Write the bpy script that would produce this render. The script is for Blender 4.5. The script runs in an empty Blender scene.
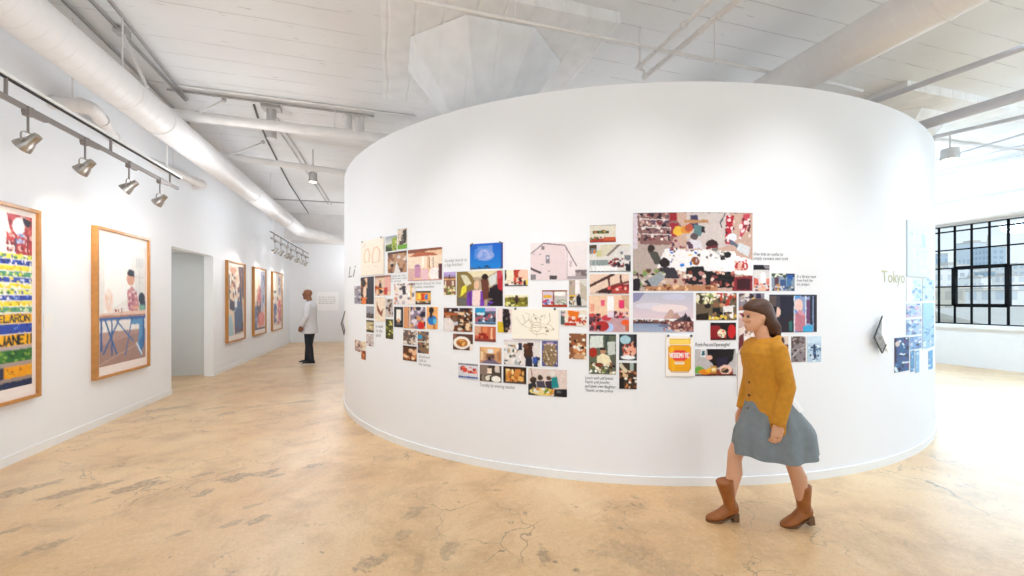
import bpy, bmesh, math, random
import numpy as np
from mathutils import Vector, Matrix
random.seed(7)
PI = math.pi
S = bpy.context.scene
COL = S.collection
# ------------------------------------------------------------------ camera geometry
F_PX, HOR, EYE = 420.0, 300.0, 1.55
YAW = math.atan2(124, 420)
CY, SY = math.cos(YAW), math.sin(YAW)

def cw(lat, z):                       # camera plan coords -> world plan coords
    return (lat*CY + z*SY, z*CY - lat*SY)
def at_z(u, v, Z):                    # world point at height Z along a sight line
    z = F_PX*(EYE - Z)/(v - HOR)
    x, y = cw((u-512)/F_PX*z, z)
    return Vector((x, y, Z))
def at_d(u, v, z):                    # world point at camera depth z
    x, y = cw((u-512)/F_PX*z, z)
    return Vector((x, y, EYE - (v-HOR)*z/F_PX))
def at_x(u, v, X):                    # world point on the plane X = const
    r = (u-512)/F_PX
    Y = (X*CY - r*X*SY)/(SY + r*CY)
    z = X*SY + Y*CY
    return Vector((X, Y, EYE - (v-HOR)*z/F_PX))

# ------------------------------------------------------------------ materials
def lin(c):
    return tuple(((x/12.92) if x <= .04045 else ((x+.055)/1.055)**2.4) for x in c)
def hexc(h):
    return lin(tuple(int(h[i:i+2], 16)/255 for i in (0, 2, 4)))
MATS = {}
def mat(name, col, rough=.6, metal=0.0, bump=None, var=0.0, vscale=4.0, coat=0.0, emit=None, spec=None):
    if name in MATS: return MATS[name]
    m = bpy.data.materials.new(name); m.use_nodes = True
    nt = m.node_tree; b = nt.nodes['Principled BSDF']
    c = hexc(col) if isinstance(col, str) else col
    b.inputs['Base Color'].default_value = (*c, 1)
    b.inputs['Roughness'].default_value = rough
    b.inputs['Metallic'].default_value = metal
    b.inputs['Coat Weight'].default_value = coat
    if spec is not None: b.inputs['Specular IOR Level'].default_value = spec
    if emit:
        b.inputs['Emission Color'].default_value = (*hexc(emit[0]), 1)
        b.inputs['Emission Strength'].default_value = emit[1]
    tc = nt.nodes.new('ShaderNodeTexCoord')
    if var:
        n = nt.nodes.new('ShaderNodeTexNoise'); n.inputs['Scale'].default_value = vscale
        n.inputs['Detail'].default_value = 5
        nt.links.new(tc.outputs['Object'], n.inputs['Vector'])
        r = nt.nodes.new('ShaderNodeMapRange')
        r.inputs['From Min'].default_value = .3; r.inputs['From Max'].default_value = .7
        r.inputs['To Min'].default_value = 1-var; r.inputs['To Max'].default_value = 1+var
        nt.links.new(n.outputs['Fac'], r.inputs['Value'])
        mx = nt.nodes.new('ShaderNodeVectorMath'); mx.operation = 'SCALE'
        mx.inputs[0].default_value = c
        nt.links.new(r.outputs[0], mx.inputs['Scale'])
        nt.links.new(mx.outputs[0], b.inputs['Base Color'])
    if bump:
        n2 = nt.nodes.new('ShaderNodeTexNoise'); n2.inputs['Scale'].default_value = bump[0]
        n2.inputs['Detail'].default_value = 4
        nt.links.new(tc.outputs['Object'], n2.inputs['Vector'])
        bp = nt.nodes.new('ShaderNodeBump'); bp.inputs['Strength'].default_value = bump[1]
        bp.inputs['Distance'].default_value = .01
        nt.links.new(n2.outputs['Fac'], bp.inputs['Height'])
        nt.links.new(bp.outputs[0], b.inputs['Normal'])
    MATS[name] = m
    return m

M_WALL = mat('white_wall_paint', 'eff1f4', .7, bump=(60, .05), var=.01, vscale=1.5)
M_TRIM = mat('white_trim_paint', 'eef0f0', .45, var=.01)
M_DUCTP = mat('white_pipe_paint', 'e6e3e1', .5, var=.05, vscale=6, bump=(30, .1))
M_GREYP = mat('grey_pipe_paint', 'c9c9cf', .5, var=.05, vscale=6)
M_STEEL = mat('brushed_nickel', 'b3ada6', .3, 1.0, var=.08, vscale=20)
M_TRACK = mat('track_grey', '8d8683', .45, .4, var=.05)
M_DARK = mat('black_slot', '1a1a1c', .6, var=.05)
M_CHAN = mat('grey_channel', 'c2bfbd', .5, .3, var=.08, vscale=10)
M_CABLE = mat('dark_cable', '5a5856', .6, var=.05)
M_OAK = mat('honey_wood', 'bd8445', .4, var=.12, vscale=18, coat=.2)
M_MATB = mat('cream_mat_board', 'f1e6e0', .8, var=.01)
M_WFRAME = mat('black_window_steel', '0a0b0d', .75, var=.1, spec=.15)
M_PAPER = mat('paper_edge', 'e9e6e0', .7, var=.02)
M_PEN = mat('charcoal_pen', '3c3c42', .8, var=.1)
M_PENL = mat('pale_pen', '9a9690', .8, var=.1)
M_OLIVE = mat('pale_gold_pen', 'c9c69a', .7, var=.1)
M_CLIP = mat('steel_clip', '77777a', .35, .8, var=.05)

def attr_mat(name, rough=.45, coat=0.0):
    m = bpy.data.materials.new(name); m.use_nodes = True
    nt = m.node_tree; b = nt.nodes['Principled BSDF']
    a = nt.nodes.new('ShaderNodeAttribute'); a.attribute_name = 'Ink'
    nt.links.new(a.outputs['Color'], b.inputs['Base Color'])
    b.inputs['Roughness'].default_value = rough; b.inputs['Coat Weight'].default_value = coat
    b.inputs['Coat Roughness'].default_value = .05
    b.inputs['Specular IOR Level'].default_value = .3
    return m
M_INK = attr_mat('printed_photo_ink', .5)
M_INKG = attr_mat('glazed_print_ink', .4, .35)

# ------------------------------------------------------------------ object helpers
def tag(o, label=None, cat=None, group=None, kind=None):
    if label: o['label'] = label
    if cat: o['category'] = cat
    if group: o['group'] = group
    if kind: o['kind'] = kind
    return o
def empty(name, loc, rz=0.0, label=None, cat=None, group=None):
    o = bpy.data.objects.new(name, None); COL.objects.link(o)
    o.location = loc; o.rotation_euler = (0, 0, rz); o.empty_display_size = .1
    return tag(o, label, cat, group)
def link(name, me, m, parent=None, smooth=False):
    o = bpy.data.objects.new(name, me); COL.objects.link(o)
    if m is not None: me.materials.append(m)
    if parent is not None: o.parent = parent
    if smooth:
        me.polygons.foreach_set('use_smooth', [True]*len(me.polygons))
    return o

class MB:
    """collects shapes, then links them as one mesh object"""
    def __init__(s): s.v = []; s.f = []
    def add(s, vs, fs):
        k = len(s.v); s.v += [tuple(p) for p in vs]; s.f += [tuple(i+k for i in f) for f in fs]; return s
    def box(s, c, d, rot=None):
        x, y, z = d[0]/2, d[1]/2, d[2]/2
        vs = [Vector(p) for p in ((-x,-y,-z),(x,-y,-z),(x,y,-z),(-x,y,-z),(-x,-y,z),(x,-y,z),(x,y,z),(-x,y,z))]
        if rot is not None: vs = [rot @ p for p in vs]
        c = Vector(c)
        return s.add([p+c for p in vs], [(0,3,2,1),(4,5,6,7),(0,1,5,4),(1,2,6,5),(2,3,7,6),(3,0,4,7)])
    def bb(s, a, b):
        return s.box([(a[i]+b[i])/2 for i in range(3)], [abs(b[i]-a[i]) for i in range(3)])
    def loft(s, rings, cap=True, closed=False):
        n = len(rings[0]); vs = [p for r in rings for p in r]; fs = []
        m = len(rings)
        for i in range(m if closed else m-1):
            for j in range(n):
                a, b = i*n+j, i*n+(j+1) % n; c, d = ((i+1) % m)*n+(j+1) % n, ((i+1) % m)*n+j
                fs.append((a, b, c, d))
        if cap and not closed:
            fs.append(tuple(reversed(range(n)))); fs.append(tuple(range((m-1)*n, m*n)))
        return s.add(vs, fs)
    def tube(s, pts, r, n=12, cap=True):
        pts = [Vector(p) for p in pts]
        rs = r if isinstance(r, (list, tuple)) else [r]*len(pts)
        rings = []; up = None
        for i, p in enumerate(pts):
            a = pts[max(i-1, 0)]; b = pts[min(i+1, len(pts)-1)]
            t = (b-a)
            if t.length < 1e-9: t = Vector((0, 0, 1))
            t.normalize()
            if up is None: up = Vector((0, 0, 1)) if abs(t.z) < .9 else Vector((1, 0, 0))
            x = t.cross(up)
            if x.length < 1e-4: x = t.cross(Vector((0, 1, 0)))
            x.normalize(); y = x.cross(t).normalized(); up = y
            rr = rs[i] if isinstance(rs[i], (list, tuple)) else (rs[i], rs[i])
            rings.append([p + x*math.cos(2*PI*j/n)*rr[0] + y*math.sin(2*PI*j/n)*rr[1] for j in range(n)])
        return s.loft(rings, cap)
    def lathe(s, o, axis, prof, n=20):      # prof: (distance along axis, radius)
        ax = Vector(axis).normalized(); o = Vector(o)
        return s.tube_rings([o+ax*h for h, r in prof], ax, [r for h, r in prof], n)
    def tube_rings(s, pts, ax, rs, n):
        up = Vector((0, 0, 1)) if abs(ax.z) < .9 else Vector((1, 0, 0))
        x = ax.cross(up).normalized(); y = x.cross(ax).normalized()
        return s.loft([[p + x*math.cos(2*PI*j/n)*r + y*math.sin(2*PI*j/n)*r for j in range(n)] for p, r in zip(pts, rs)])
    def ball(s, c, r, n=12, m=8, rot=None):
        r = r if isinstance(r, (list, tuple)) else (r, r, r); c = Vector(c); rings = []
        for i in range(m+1):
            a = -PI/2 + PI*i/m; a = max(min(a, PI/2-.03), -PI/2+.03)
            ring = [Vector((math.cos(a)*math.cos(2*PI*j/n)*r[0], math.cos(a)*math.sin(2*PI*j/n)*r[1], math.sin(a)*r[2])) for j in range(n)]
            if rot is not None: ring = [rot @ p for p in ring]
            rings.append([p + c for p in ring])
        return s.loft(rings)
    def build(s, name, m, parent=None, smooth=False, bevel=0, origin=None, label=None):
        me = bpy.data.meshes.new(name)
        off = Vector((0, 0, 0))
        if parent is not None and not parent.get('local'): off = wloc(parent)
        if origin is not None: off = Vector(origin)
        me.from_pydata([(p[0]-off[0], p[1]-off[1], p[2]-off[2]) for p in s.v], [], s.f)
        bm = bmesh.new(); bm.from_mesh(me); bmesh.ops.recalc_face_normals(bm, faces=bm.faces); bm.to_mesh(me); bm.free()
        me.update()
        o = link(name, me, m, parent, smooth)
        if parent is not None and parent.get('local'): o['local'] = 1
        if parent is None and origin is not None: o.location = origin
        if bevel:
            b = o.modifiers.new('bevel', 'BEVEL'); b.width = bevel; b.segments = 2; b.limit_method = 'ANGLE'
        if smooth:
            e = o.modifiers.new('edges', 'EDGE_SPLIT'); e.split_angle = math.radians(40)
        if label: o['label'] = label
        return o
def wloc(o):
    v = Vector(o.location)
    while o.parent is not None:
        o = o.parent; v = v + Vector(o.location)
    return v
def arc(p0, p1, p2, n=6):             # quadratic bend
    p0, p1, p2 = Vector(p0), Vector(p1), Vector(p2)
    return [p0*(1-t)**2 + p1*2*t*(1-t) + p2*t*t for t in [i/n for i in range(n+1)]]

# ------------------------------------------------------------------ the curved wall
EC = (1.968, 8.895); RA, RB, TH = 4.811, 5.47, 2.775
CT, ST = math.cos(TH), math.sin(TH)
WALL_TOP = 3.374
def ell(t, off=0.0):
    x, y = RA*math.cos(t), RB*math.sin(t)
    nx, ny = math.cos(t)/RA, math.sin(t)/RB; L = math.hypot(nx, ny)
    x += nx/L*off; y += ny/L*off
    return cw(EC[0] + x*CT - y*ST, EC[1] + x*ST + y*CT)
def ell_t(u, off=0.0):                # parameter where the sight column u meets the wall
    a = (u-512)/F_PX; ra, rb = RA+off, RB+off
    dx, dy = (a*CT+ST)/ra, (-a*ST+CT)/rb
    ox, oy = (-EC[0]*CT-EC[1]*ST)/ra, (EC[0]*ST-EC[1]*CT)/rb
    A, B, C = dx*dx+dy*dy, 2*(dx*ox+dy*oy), ox*ox+oy*oy-1
    d = B*B-4*A*C
    z = (-B-math.sqrt(max(d, 0)))/(2*A)
    return math.atan2(oy+dy*z, ox+dx*z), z
def tdiff(a, b):
    d = (b-a+PI) % (2*PI)-PI
    return d

def ring_wall(name, z0, z1, o_in, o_out, m, kind, n=240):
    vs = []; fs = []
    for i in range(n):
        t = 2*PI*i/n
        for off, z in ((o_out, z0), (o_out, z1), (o_in, z1), (o_in, z0)):
            x, y = ell(t, off); vs.append((x, y, z))
    for i in range(n):
        a, b = i*4, ((i+1) % n)*4
        for k in range(4): fs.append((a+k, b+k, b+(k+1) % 4, a+(k+1) % 4))
    mb = MB().add(vs, fs); o = mb.build(name, m, smooth=True); tag(o, kind=kind); return o

HD = 2.9                              # drop panel underside above the eye
Z_DROP = EYE+HD; Z_CEIL = Z_DROP+.12
XL, YF, XR, YB = -3.417, 16.9, 12.98, -5.0
curved = ring_wall('wall_center', 0, WALL_TOP, -.16, 0, M_WALL, 'structure')
tag(curved, label='white curved freestanding wall covered with photo prints')
bbc = ring_wall('baseboard_center', 0, .07, -.02, .012, M_TRIM, 'structure')

# ------------------------------------------------------------------ floor
def floor_material():
    m = bpy.data.materials.new('stained_concrete'); m.use_nodes = True
    nt = m.node_tree; N = nt.nodes; L = nt.links; b = N['Principled BSDF']
    tc = N.new('ShaderNodeTexCoord')
    def noise(sc, det=6, rough=.6, dist=0.0, stretch=None, off=0):
        n = N.new('ShaderNodeTexNoise'); n.inputs['Scale'].default_value = sc; n.inputs['Detail'].default_value = det
        n.inputs['Roughness'].default_value = rough; n.inputs['Distortion'].default_value = dist
        mp = N.new('ShaderNodeMapping'); mp.inputs['Location'].default_value = (off, off*.7, 0)
        if stretch: mp.inputs['Scale'].default_value = stretch
        L.new(tc.outputs['Object'], mp.inputs['Vector']); L.new(mp.outputs[0], n.inputs['Vector'])
        return n.outputs['Fac']
    def rng(x, a, b_, lo=0, hi=1):
        r = N.new('ShaderNodeMapRange'); r.inputs['From Min'].default_value = a; r.inputs['From Max'].default_value = b_
        r.inputs['To Min'].default_value = lo; r.inputs['To Max'].default_value = hi
        L.new(x, r.inputs['Value']); return r.outputs[0]
    def math_(op, a, b_=None):
        q = N.new('ShaderNodeMath'); q.operation = op
        for i, v in enumerate((a, b_)):
            if v is None: continue
            if hasattr(v, 'node'): L.new(v, q.inputs[i])
            else: q.inputs[i].default_value = v
        return q.outputs[0]
    def mix(f, a, c):
        q = N.new('ShaderNodeMix'); q.data_type = 'RGBA'
        L.new(f, q.inputs[0])
        for i, v in ((6, a), (7, c)):
            if hasattr(v, 'node'): L.new(v, q.inputs[i])
            else: q.inputs[i].default_value = (*hexc(v), 1)
        return q.outputs[2]
    c = mix(rng(noise(.55, 5), .35, .65), FLOOR_A, FLOOR_B)
    c = mix(rng(noise(2.2, 8, .65, .4, None, 5), .46, .7, 0, .75), c, FLOOR_C)
    c = mix(rng(noise(1.1, 7, .6, .3, (1, .6, 1), 11), .56, .7, 0, .5), c, 'efd6ae')
    c = mix(rng(noise(55, 4, .75), .52, .72, 0, .5), c, '9a8060')
    c = mix(rng(noise(24, 6, .7, 0, None, 31), .5, .7, 0, .3), c, 'f2dcb8')
    # small pits
    c = mix(rng(noise(14, 2, .5, 0, None, 3), .72, .76, 0, .55), c, '6d5c4c')
    # worn dark patches at their own places
    nz = noise(9, 7, .65, .3, None, 9); nzr = rng(nz, .25, .75, -1.0, 1.0)
    acc = None
    sx = N.new('ShaderNodeSeparateXYZ'); L.new(tc.outputs['Object'], sx.inputs[0])
    for (u, v, ru, rv, st) in STAINS:
        p = at_z(u, v, 0); pa = at_z(u+ru, v, 0); pb = at_z(u, v+rv, 0)
        e1 = (pa-p); e2 = (pb-p)
        # camera aligned ellipse axes, expressed in metres on the floor
        a1 = max(e1.length, .02); a2 = max(e2.length, .02)
        d1, d2 = e1.normalized(), e2.normalized()
        dx = math_('SUBTRACT', sx.outputs[0], p.x); dy = math_('SUBTRACT', sx.outputs[1], p.y)
        q1 = math_('ADD', math_('MULTIPLY', dx, d1.x/a1), math_('MULTIPLY', dy, d1.y/a1))
        q2 = math_('ADD', math_('MULTIPLY', dx, d2.x/a2), math_('MULTIPLY', dy, d2.y/a2))
        r2 = math_('ADD', math_('MULTIPLY', q1, q1), math_('MULTIPLY', q2, q2))
        k = rng(math_('ADD', math_('SQRT', r2), math_('MULTIPLY', nzr, .7)), .95, .7, 0, st)
        acc = k if acc is None else math_('MAXIMUM', acc, k)
    c = mix(math_('MULTIPLY', acc, rng(noise(26, 6, .7, 0, None, 4), .38, .56, .25, 1)), c, '93795f')
    # hairline cracks
    vo = N.new('ShaderNodeTexVoronoi'); vo.feature = 'DISTANCE_TO_EDGE'; vo.inputs['Scale'].default_value = 1.7
    nn = N.new('ShaderNodeTexNoise'); nn.inputs['Scale'].default_value = 3; nn.inputs['Detail'].default_value = 6
    L.new(tc.outputs['Object'], nn.inputs['Vector'])
    vm = N.new('ShaderNodeVectorMath'); vm.operation = 'MULTIPLY_ADD'; vm.inputs[1].default_value = (.7, .7, 0)
    L.new(nn.outputs['Color'], vm.inputs[0]); L.new(tc.outputs['Object'], vm.inputs[2]); L.new(vm.outputs[0], vo.inputs['Vector'])
    cr = rng(vo.outputs['Distance'], .0, .009, 1, 0)
    cr = math_('MULTIPLY', cr, rng(noise(.8, 4, .6, 0, None, 21), .46, .58, 0, .8))
    c = mix(cr, c, '6a5a4a')
    L.new(c, b.inputs['Base Color'])
    L.new(rng(noise(1.7, 6, .6, .3, None, 2), .3, .7, .42, .6), b.inputs['Roughness'])
    b.inputs['Specular IOR Level'].default_value = .35
    b.inputs['Coat Weight'].default_value = .9; b.inputs['Coat Roughness'].default_value = .33; b.inputs['Coat IOR'].default_value = 1.42
    bp = N.new('ShaderNodeBump'); bp.inputs['Strength'].default_value = .15; bp.inputs['Distance'].default_value = .004
    L.new(noise(20, 6), bp.inputs['Height']); L.new(bp.outputs[0], b.inputs['Normal'])
    return m
FLOOR_A, FLOOR_B, FLOOR_C = 'd9ae7a', 'e9ca9c', 'b48d60'
STAINS = [(12, 493, 22, 4, .8), (75, 491, 20, 3.5, .8), (112, 483, 10, 2.5, .6), (132, 488, 16, 3.5, .85), (150, 480, 8, 2, .7), (158, 484, 9, 2, .7),
          (202, 475, 8, 2, .6), (238, 477, 18, 4, .8), (270, 472, 10, 3, .8), (274, 476, 9, 2, .7), (206, 492, 8, 3, .8), (312, 466, 9, 2.5, .8),
          (98, 501, 7, 2, .6), (45, 547, 15, 4, .7), (10, 531, 10, 3, .7), (258, 519, 9, 4, .75), (232, 524, 9, 3, .6), (180, 534, 8, 2, .5), (255, 505, 10, 2, .5),
          (226, 414, 8, 2, .6), (166, 409, 16, 1.2, .6), (215, 408, 10, 1.2, .6), (300, 402, 20, 1, .6), (258, 406, 10, 1.2, .5),
          (372, 562, 16, 9, .7), (415, 512, 12, 8, .5), (448, 552, 9, 14, .5), (544, 556, 8, 11, .7), (402, 536, 8, 6, .5), (497, 490, 7, 2, .5), (446, 483, 4, 1.5, .6),
          (634, 497, 4, 2, .6), (525, 513, 3, 1.5, .8), (576, 507, 3, 1.5, .7), (605, 510, 2, 1, .8), (620, 528, 3, 1.5, .8), (625, 552, 34, 12, .38), (670, 570, 34, 14, .3),
          (555, 562, 3, 2, .8), (577, 570, 3, 2, .8), (455, 490, 5, 2, .5), (420, 560, 6, 14, .3)]
fl = MB().bb((XL-1.6, YB, -.12), (XR, YF, 0)).build('floor', floor_material())
tag(fl, kind='structure', label='worn tan and beige concrete floor with cracks and dark stains')

# ------------------------------------------------------------------ ceiling
def ceiling_material():
    m = bpy.data.materials.new('painted_board_formed_concrete'); m.use_nodes = True
    nt = m.node_tree; N = nt.nodes; L = nt.links; b = N['Principled BSDF']
    tc = N.new('ShaderNodeTexCoord')
    sx = N.new('ShaderNodeSeparateXYZ'); L.new(tc.outputs['Object'], sx.inputs[0])
    nz = N.new('ShaderNodeTexNoise'); nz.inputs['Scale'].default_value = 2.5; nz.inputs['Detail'].default_value = 6
    L.new(tc.outputs['Object'], nz.inputs['Vector'])
    def M(op, a, b_=None, c=None):
        q = N.new('ShaderNodeMath'); q.operation = op
        for i, v in enumerate((a, b_, c)):
            if v is None: continue
            if hasattr(v, 'node'): L.new(v, q.inputs[i])
            else: q.inputs[i].default_value = v
        return q.outputs[0]
    y = M('MULTIPLY_ADD', nz.outputs['Fac'], .04, sx.outputs[1])
    fr = M('PINGPONG', M('MULTIPLY', y, 1/.34), .5)          # 0 at the seams
    seam = N.new('ShaderNodeMapRange'); seam.inputs['From Min'].default_value = .0; seam.inputs['From Max'].default_value = .018
    seam.inputs['To Min'].default_value = 1; seam.inputs['To Max'].default_value = 0; L.new(fr, seam.inputs['Value'])
    n2 = N.new('ShaderNodeTexNoise'); n2.inputs['Scale'].default_value = 6; n2.inputs['Detail'].default_value = 8
    mp = N.new('ShaderNodeMapping'); mp.inputs['Scale'].default_value = (.5, 2.5, 1); L.new(tc.outputs['Object'], mp.inputs[0]); L.new(mp.outputs[0], n2.inputs['Vector'])
    gate = N.new('ShaderNodeMapRange'); gate.inputs['From Min'].default_value = .38; gate.inputs['From Max'].default_value = .54; L.new(n2.outputs['Fac'], gate.inputs['Value'])
    sm = M('MULTIPLY', seam.outputs[0], gate.outputs[0])
    n3 = N.new('ShaderNodeTexNoise'); n3.inputs['Scale'].default_value = 9; n3.inputs['Detail'].default_value = 3; L.new(mp.outputs[0], n3.inputs['Vector'])
    pit = N.new('ShaderNodeMapRange'); pit.inputs['From Min'].default_value = .7; pit.inputs['From Max'].default_value = .74; L.new(n3.outputs['Fac'], pit.inputs['Value'])
    tot = M('MAXIMUM', sm, M('MULTIPLY', pit.outputs[0], .6))
    rp = N.new('ShaderNodeMix'); rp.data_type = 'RGBA'
    L.new(M('MULTIPLY', tot, .8), rp.inputs[0]); rp.inputs[6].default_value = (*hexc('eaebec'), 1); rp.inputs[7].default_value = (*hexc('a49b97'), 1)
    n4 = N.new('ShaderNodeTexNoise'); n4.inputs['Scale'].default_value = .9; n4.inputs['Detail'].default_value = 7; L.new(tc.outputs['Object'], n4.inputs['Vector'])
    g4 = N.new('ShaderNodeMapRange'); g4.inputs['From Min'].default_value = .4; g4.inputs['From Max'].default_value = .7; g4.inputs['To Max'].default_value = .4; L.new(n4.outputs['Fac'], g4.inputs['Value'])
    r2 = N.new('ShaderNodeMix'); r2.data_type = 'RGBA'; L.new(g4.outputs[0], r2.inputs[0]); L.new(rp.outputs[2], r2.inputs[6]); r2.inputs[7].default_value = (*hexc('dddad8'), 1)
    L.new(r2.outputs[2], b.inputs['Base Color']); b.inputs['Roughness'].default_value = .7
    bp = N.new('ShaderNodeBump'); bp.inputs['Strength'].default_value = .5; bp.inputs['Distance'].default_value = .02; bp.invert = True
    L.new(tot, bp.inputs['Height']); L.new(bp.outputs[0], b.inputs['Normal'])
    return m
M_CEIL = ceiling_material()
M_CONC = mat('painted_concrete', 'e2dfdd', .7, var=.04, vscale=5, bump=(7, .5))
ce = MB().bb((XL-1.6, YB, Z_CEIL), (XR, YF, Z_CEIL+.25)).build('ceiling', M_CEIL)
tag(ce, kind='structure', label='white painted board-formed concrete ceiling')

# mushroom columns with drop panels
def column(cx, cy):
    root = empty('column', (cx, cy, 0)); tag(root, kind='structure')
    hw = .415*HD
    mb = MB().bb((cx-hw, cy-hw, Z_DROP), (cx+hw, cy+hw, Z_CEIL)); mb.build('drop_panel', M_BOARD, root)
    mb = MB(); R8 = .255*HD/2/math.sin(PI/8); r0 = .3
    zb = Z_DROP-.86
    rings = []
    for z, r in ((zb, r0), (Z_DROP-.005-.0, R8*1.0)):
        rings.append([Vector((cx+math.cos(PI/8+k*PI/4)*r, cy+math.sin(PI/8+k*PI/4)*r, z)) for k in range(8)])
    mb.loft(rings); mb.build('capital', M_BOARD2, root)
    MB().tube([(cx, cy, 0), (cx, cy, zb+.02)], .29, 32).build('shaft', M_CONC, root, smooth=True)
def board_mat(name, axis, col='eeeeee', st_=.5):
    m = mat(name, col, .7, var=.05, vscale=5)
    nt = m.node_tree; b = nt.nodes['Principled BSDF']
    tc = nt.nodes.new('ShaderNodeTexCoord'); w = nt.nodes.new('ShaderNodeTexWave'); w.bands_direction = axis
    w.inputs['Scale'].default_value = 1.1; w.inputs['Distortion'].default_value = 1.2; w.inputs['Detail'].default_value = 5
    nt.links.new(tc.outputs['Object'], w.inputs['Vector'])
    r = nt.nodes.new('ShaderNodeMapRange'); r.inputs['From Min'].default_value = 0; r.inputs['From Max'].default_value = .06
    nt.links.new(w.outputs['Fac'], r.inputs['Value'])
    bp = nt.nodes.new('ShaderNodeBump'); bp.inputs['Strength'].default_value = st_; bp.inputs['Distance'].default_value = .015
    nt.links.new(r.outputs[0], bp.inputs['Height']); nt.links.new(bp.outputs[0], b.inputs['Normal'])
    return m
M_BOARD = board_mat('board_marked_panel', 'X'); M_BOARD2 = board_mat('board_marked_capital', 'X', 'eeeff0', .3)
column(.391*HD, 1.761*HD)
column(8.05, 5.2)

# ------------------------------------------------------------------ walls
DOOR_Y0, DOOR_Y1, DOOR_Z = 8.21, 9.93, 2.44
w = MB()
w.bb((XL-.16, YB, 0), (XL, DOOR_Y0, Z_CEIL)); w.bb((XL-.16, DOOR_Y1, 0), (XL, YF, Z_CEIL)); w.bb((XL-.16, DOOR_Y0, DOOR_Z), (XL, DOOR_Y1, Z_CEIL))
tag(w.build('wall_left', M_WALL), kind='structure')
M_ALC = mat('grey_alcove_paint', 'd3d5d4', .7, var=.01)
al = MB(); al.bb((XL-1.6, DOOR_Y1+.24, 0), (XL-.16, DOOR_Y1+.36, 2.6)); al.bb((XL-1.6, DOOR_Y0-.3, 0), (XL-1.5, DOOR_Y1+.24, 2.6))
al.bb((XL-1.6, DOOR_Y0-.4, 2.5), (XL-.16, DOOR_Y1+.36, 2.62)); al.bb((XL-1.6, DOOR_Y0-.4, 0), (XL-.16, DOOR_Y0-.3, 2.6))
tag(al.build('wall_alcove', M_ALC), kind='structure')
tag(MB().bb((XL-.16, YF, 0), (XR+.3, YF+.16, Z_CEIL)).build('wall_far', M_WALL), kind='structure')
b1 = MB(); b1.bb((XL, YB, 0), (XL+.012, DOOR_Y0, .085)); b1.bb((XL, DOOR_Y1, 0), (XL+.012, YF, .085))
tag(b1.build('baseboard_left', M_TRIM), kind='structure')
tag(MB().bb((XL, YF-.012, 0), (XR, YF, .085)).build('baseboard_far', M_TRIM), kind='structure')
tag(MB().bb((XL, 16.1, 3.62), (XR, YF, Z_CEIL)).build('trim_1', M_CONC), kind='structure', label='white ceiling beam along the far wall')

# window wall on the right: openings with steel sash windows
PW, PH = .302, .4436
WZ0, WZ1 = .98, 3.33
WINS = [(6.951+PW, 21), (-.1, 15)]        # far end Y, number of columns
M_BRICKW = mat('white_painted_brick', 'eef0f2', .6, var=.01)
def brick_bump(m):
    nt = m.node_tree; b = nt.nodes['Principled BSDF']
    tc = nt.nodes.new('ShaderNodeTexCoord'); mp = nt.nodes.new('ShaderNodeMapping'); mp.inputs['Rotation'].default_value = (PI/2, 0, PI/2)
    sp = nt.nodes.new('ShaderNodeSeparateXYZ'); cb = nt.nodes.new('ShaderNodeCombineXYZ')
    nt.links.new(tc.outputs['Object'], sp.inputs[0]); nt.links.new(sp.outputs[1], cb.inputs[0]); nt.links.new(sp.outputs[2], cb.inputs[1])
    br = nt.nodes.new('ShaderNodeTexBrick'); br.inputs['Scale'].default_value = 2.2; br.inputs['Mortar Size'].default_value = .012
    nt.links.new(cb.outputs[0], br.inputs['Vector'])
    bp = nt.nodes.new('ShaderNodeBump'); bp.inputs['Strength'].default_value = .5; bp.inputs['Distance'].default_value = .01
    nt.links.new(br.outputs['Fac'], bp.inputs['Height']); bp.invert = True; nt.links.new(bp.outputs[0], b.inputs['Normal'])
brick_bump(M_BRICKW)
w = MB(); ycur = YF+.1; segs = []
for yt, nc in WINS:
    yb = yt-nc*PW; segs.append((yb, yt))
    w.bb((XR, yt, 0), (XR+.3, ycur, Z_CEIL)); w.bb((XR, yb, 0), (XR+.3, yt, WZ0)); w.bb((XR, yb, WZ1), (XR+.3, yt, Z_CEIL)); ycur = yb
w.bb((XR, YB, 0), (XR+.3, ycur, Z_CEIL))
tag(w.build('wall_right', M_BRICKW), kind='structure')
M_GLASS = bpy.data.materials.new('window_glass'); M_GLASS.use_nodes = True
nt = M_GLASS.node_tree; nt.nodes.clear(); out = nt.nodes.new('ShaderNodeOutputMaterial'); mx = nt.nodes.new('ShaderNodeMixShader')
tr = nt.nodes.new('ShaderNodeBsdfTransparent'); tr.inputs[0].default_value = (.95, .98, .99, 1); gl = nt.nodes.new('ShaderNodeBsdfGlossy'); gl.inputs['Roughness'].default_value = .02
fr_ = nt.nodes.new('ShaderNodeFresnel'); fr_.inputs[0].default_value = 1.4
nt.links.new(fr_.outputs[0], mx.inputs[0]); nt.links.new(tr.outputs[0], mx.inputs[1]); nt.links.new(gl.outputs[0], mx.inputs[2]); nt.links.new(mx.outputs[0], out.inputs[0])
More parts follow.
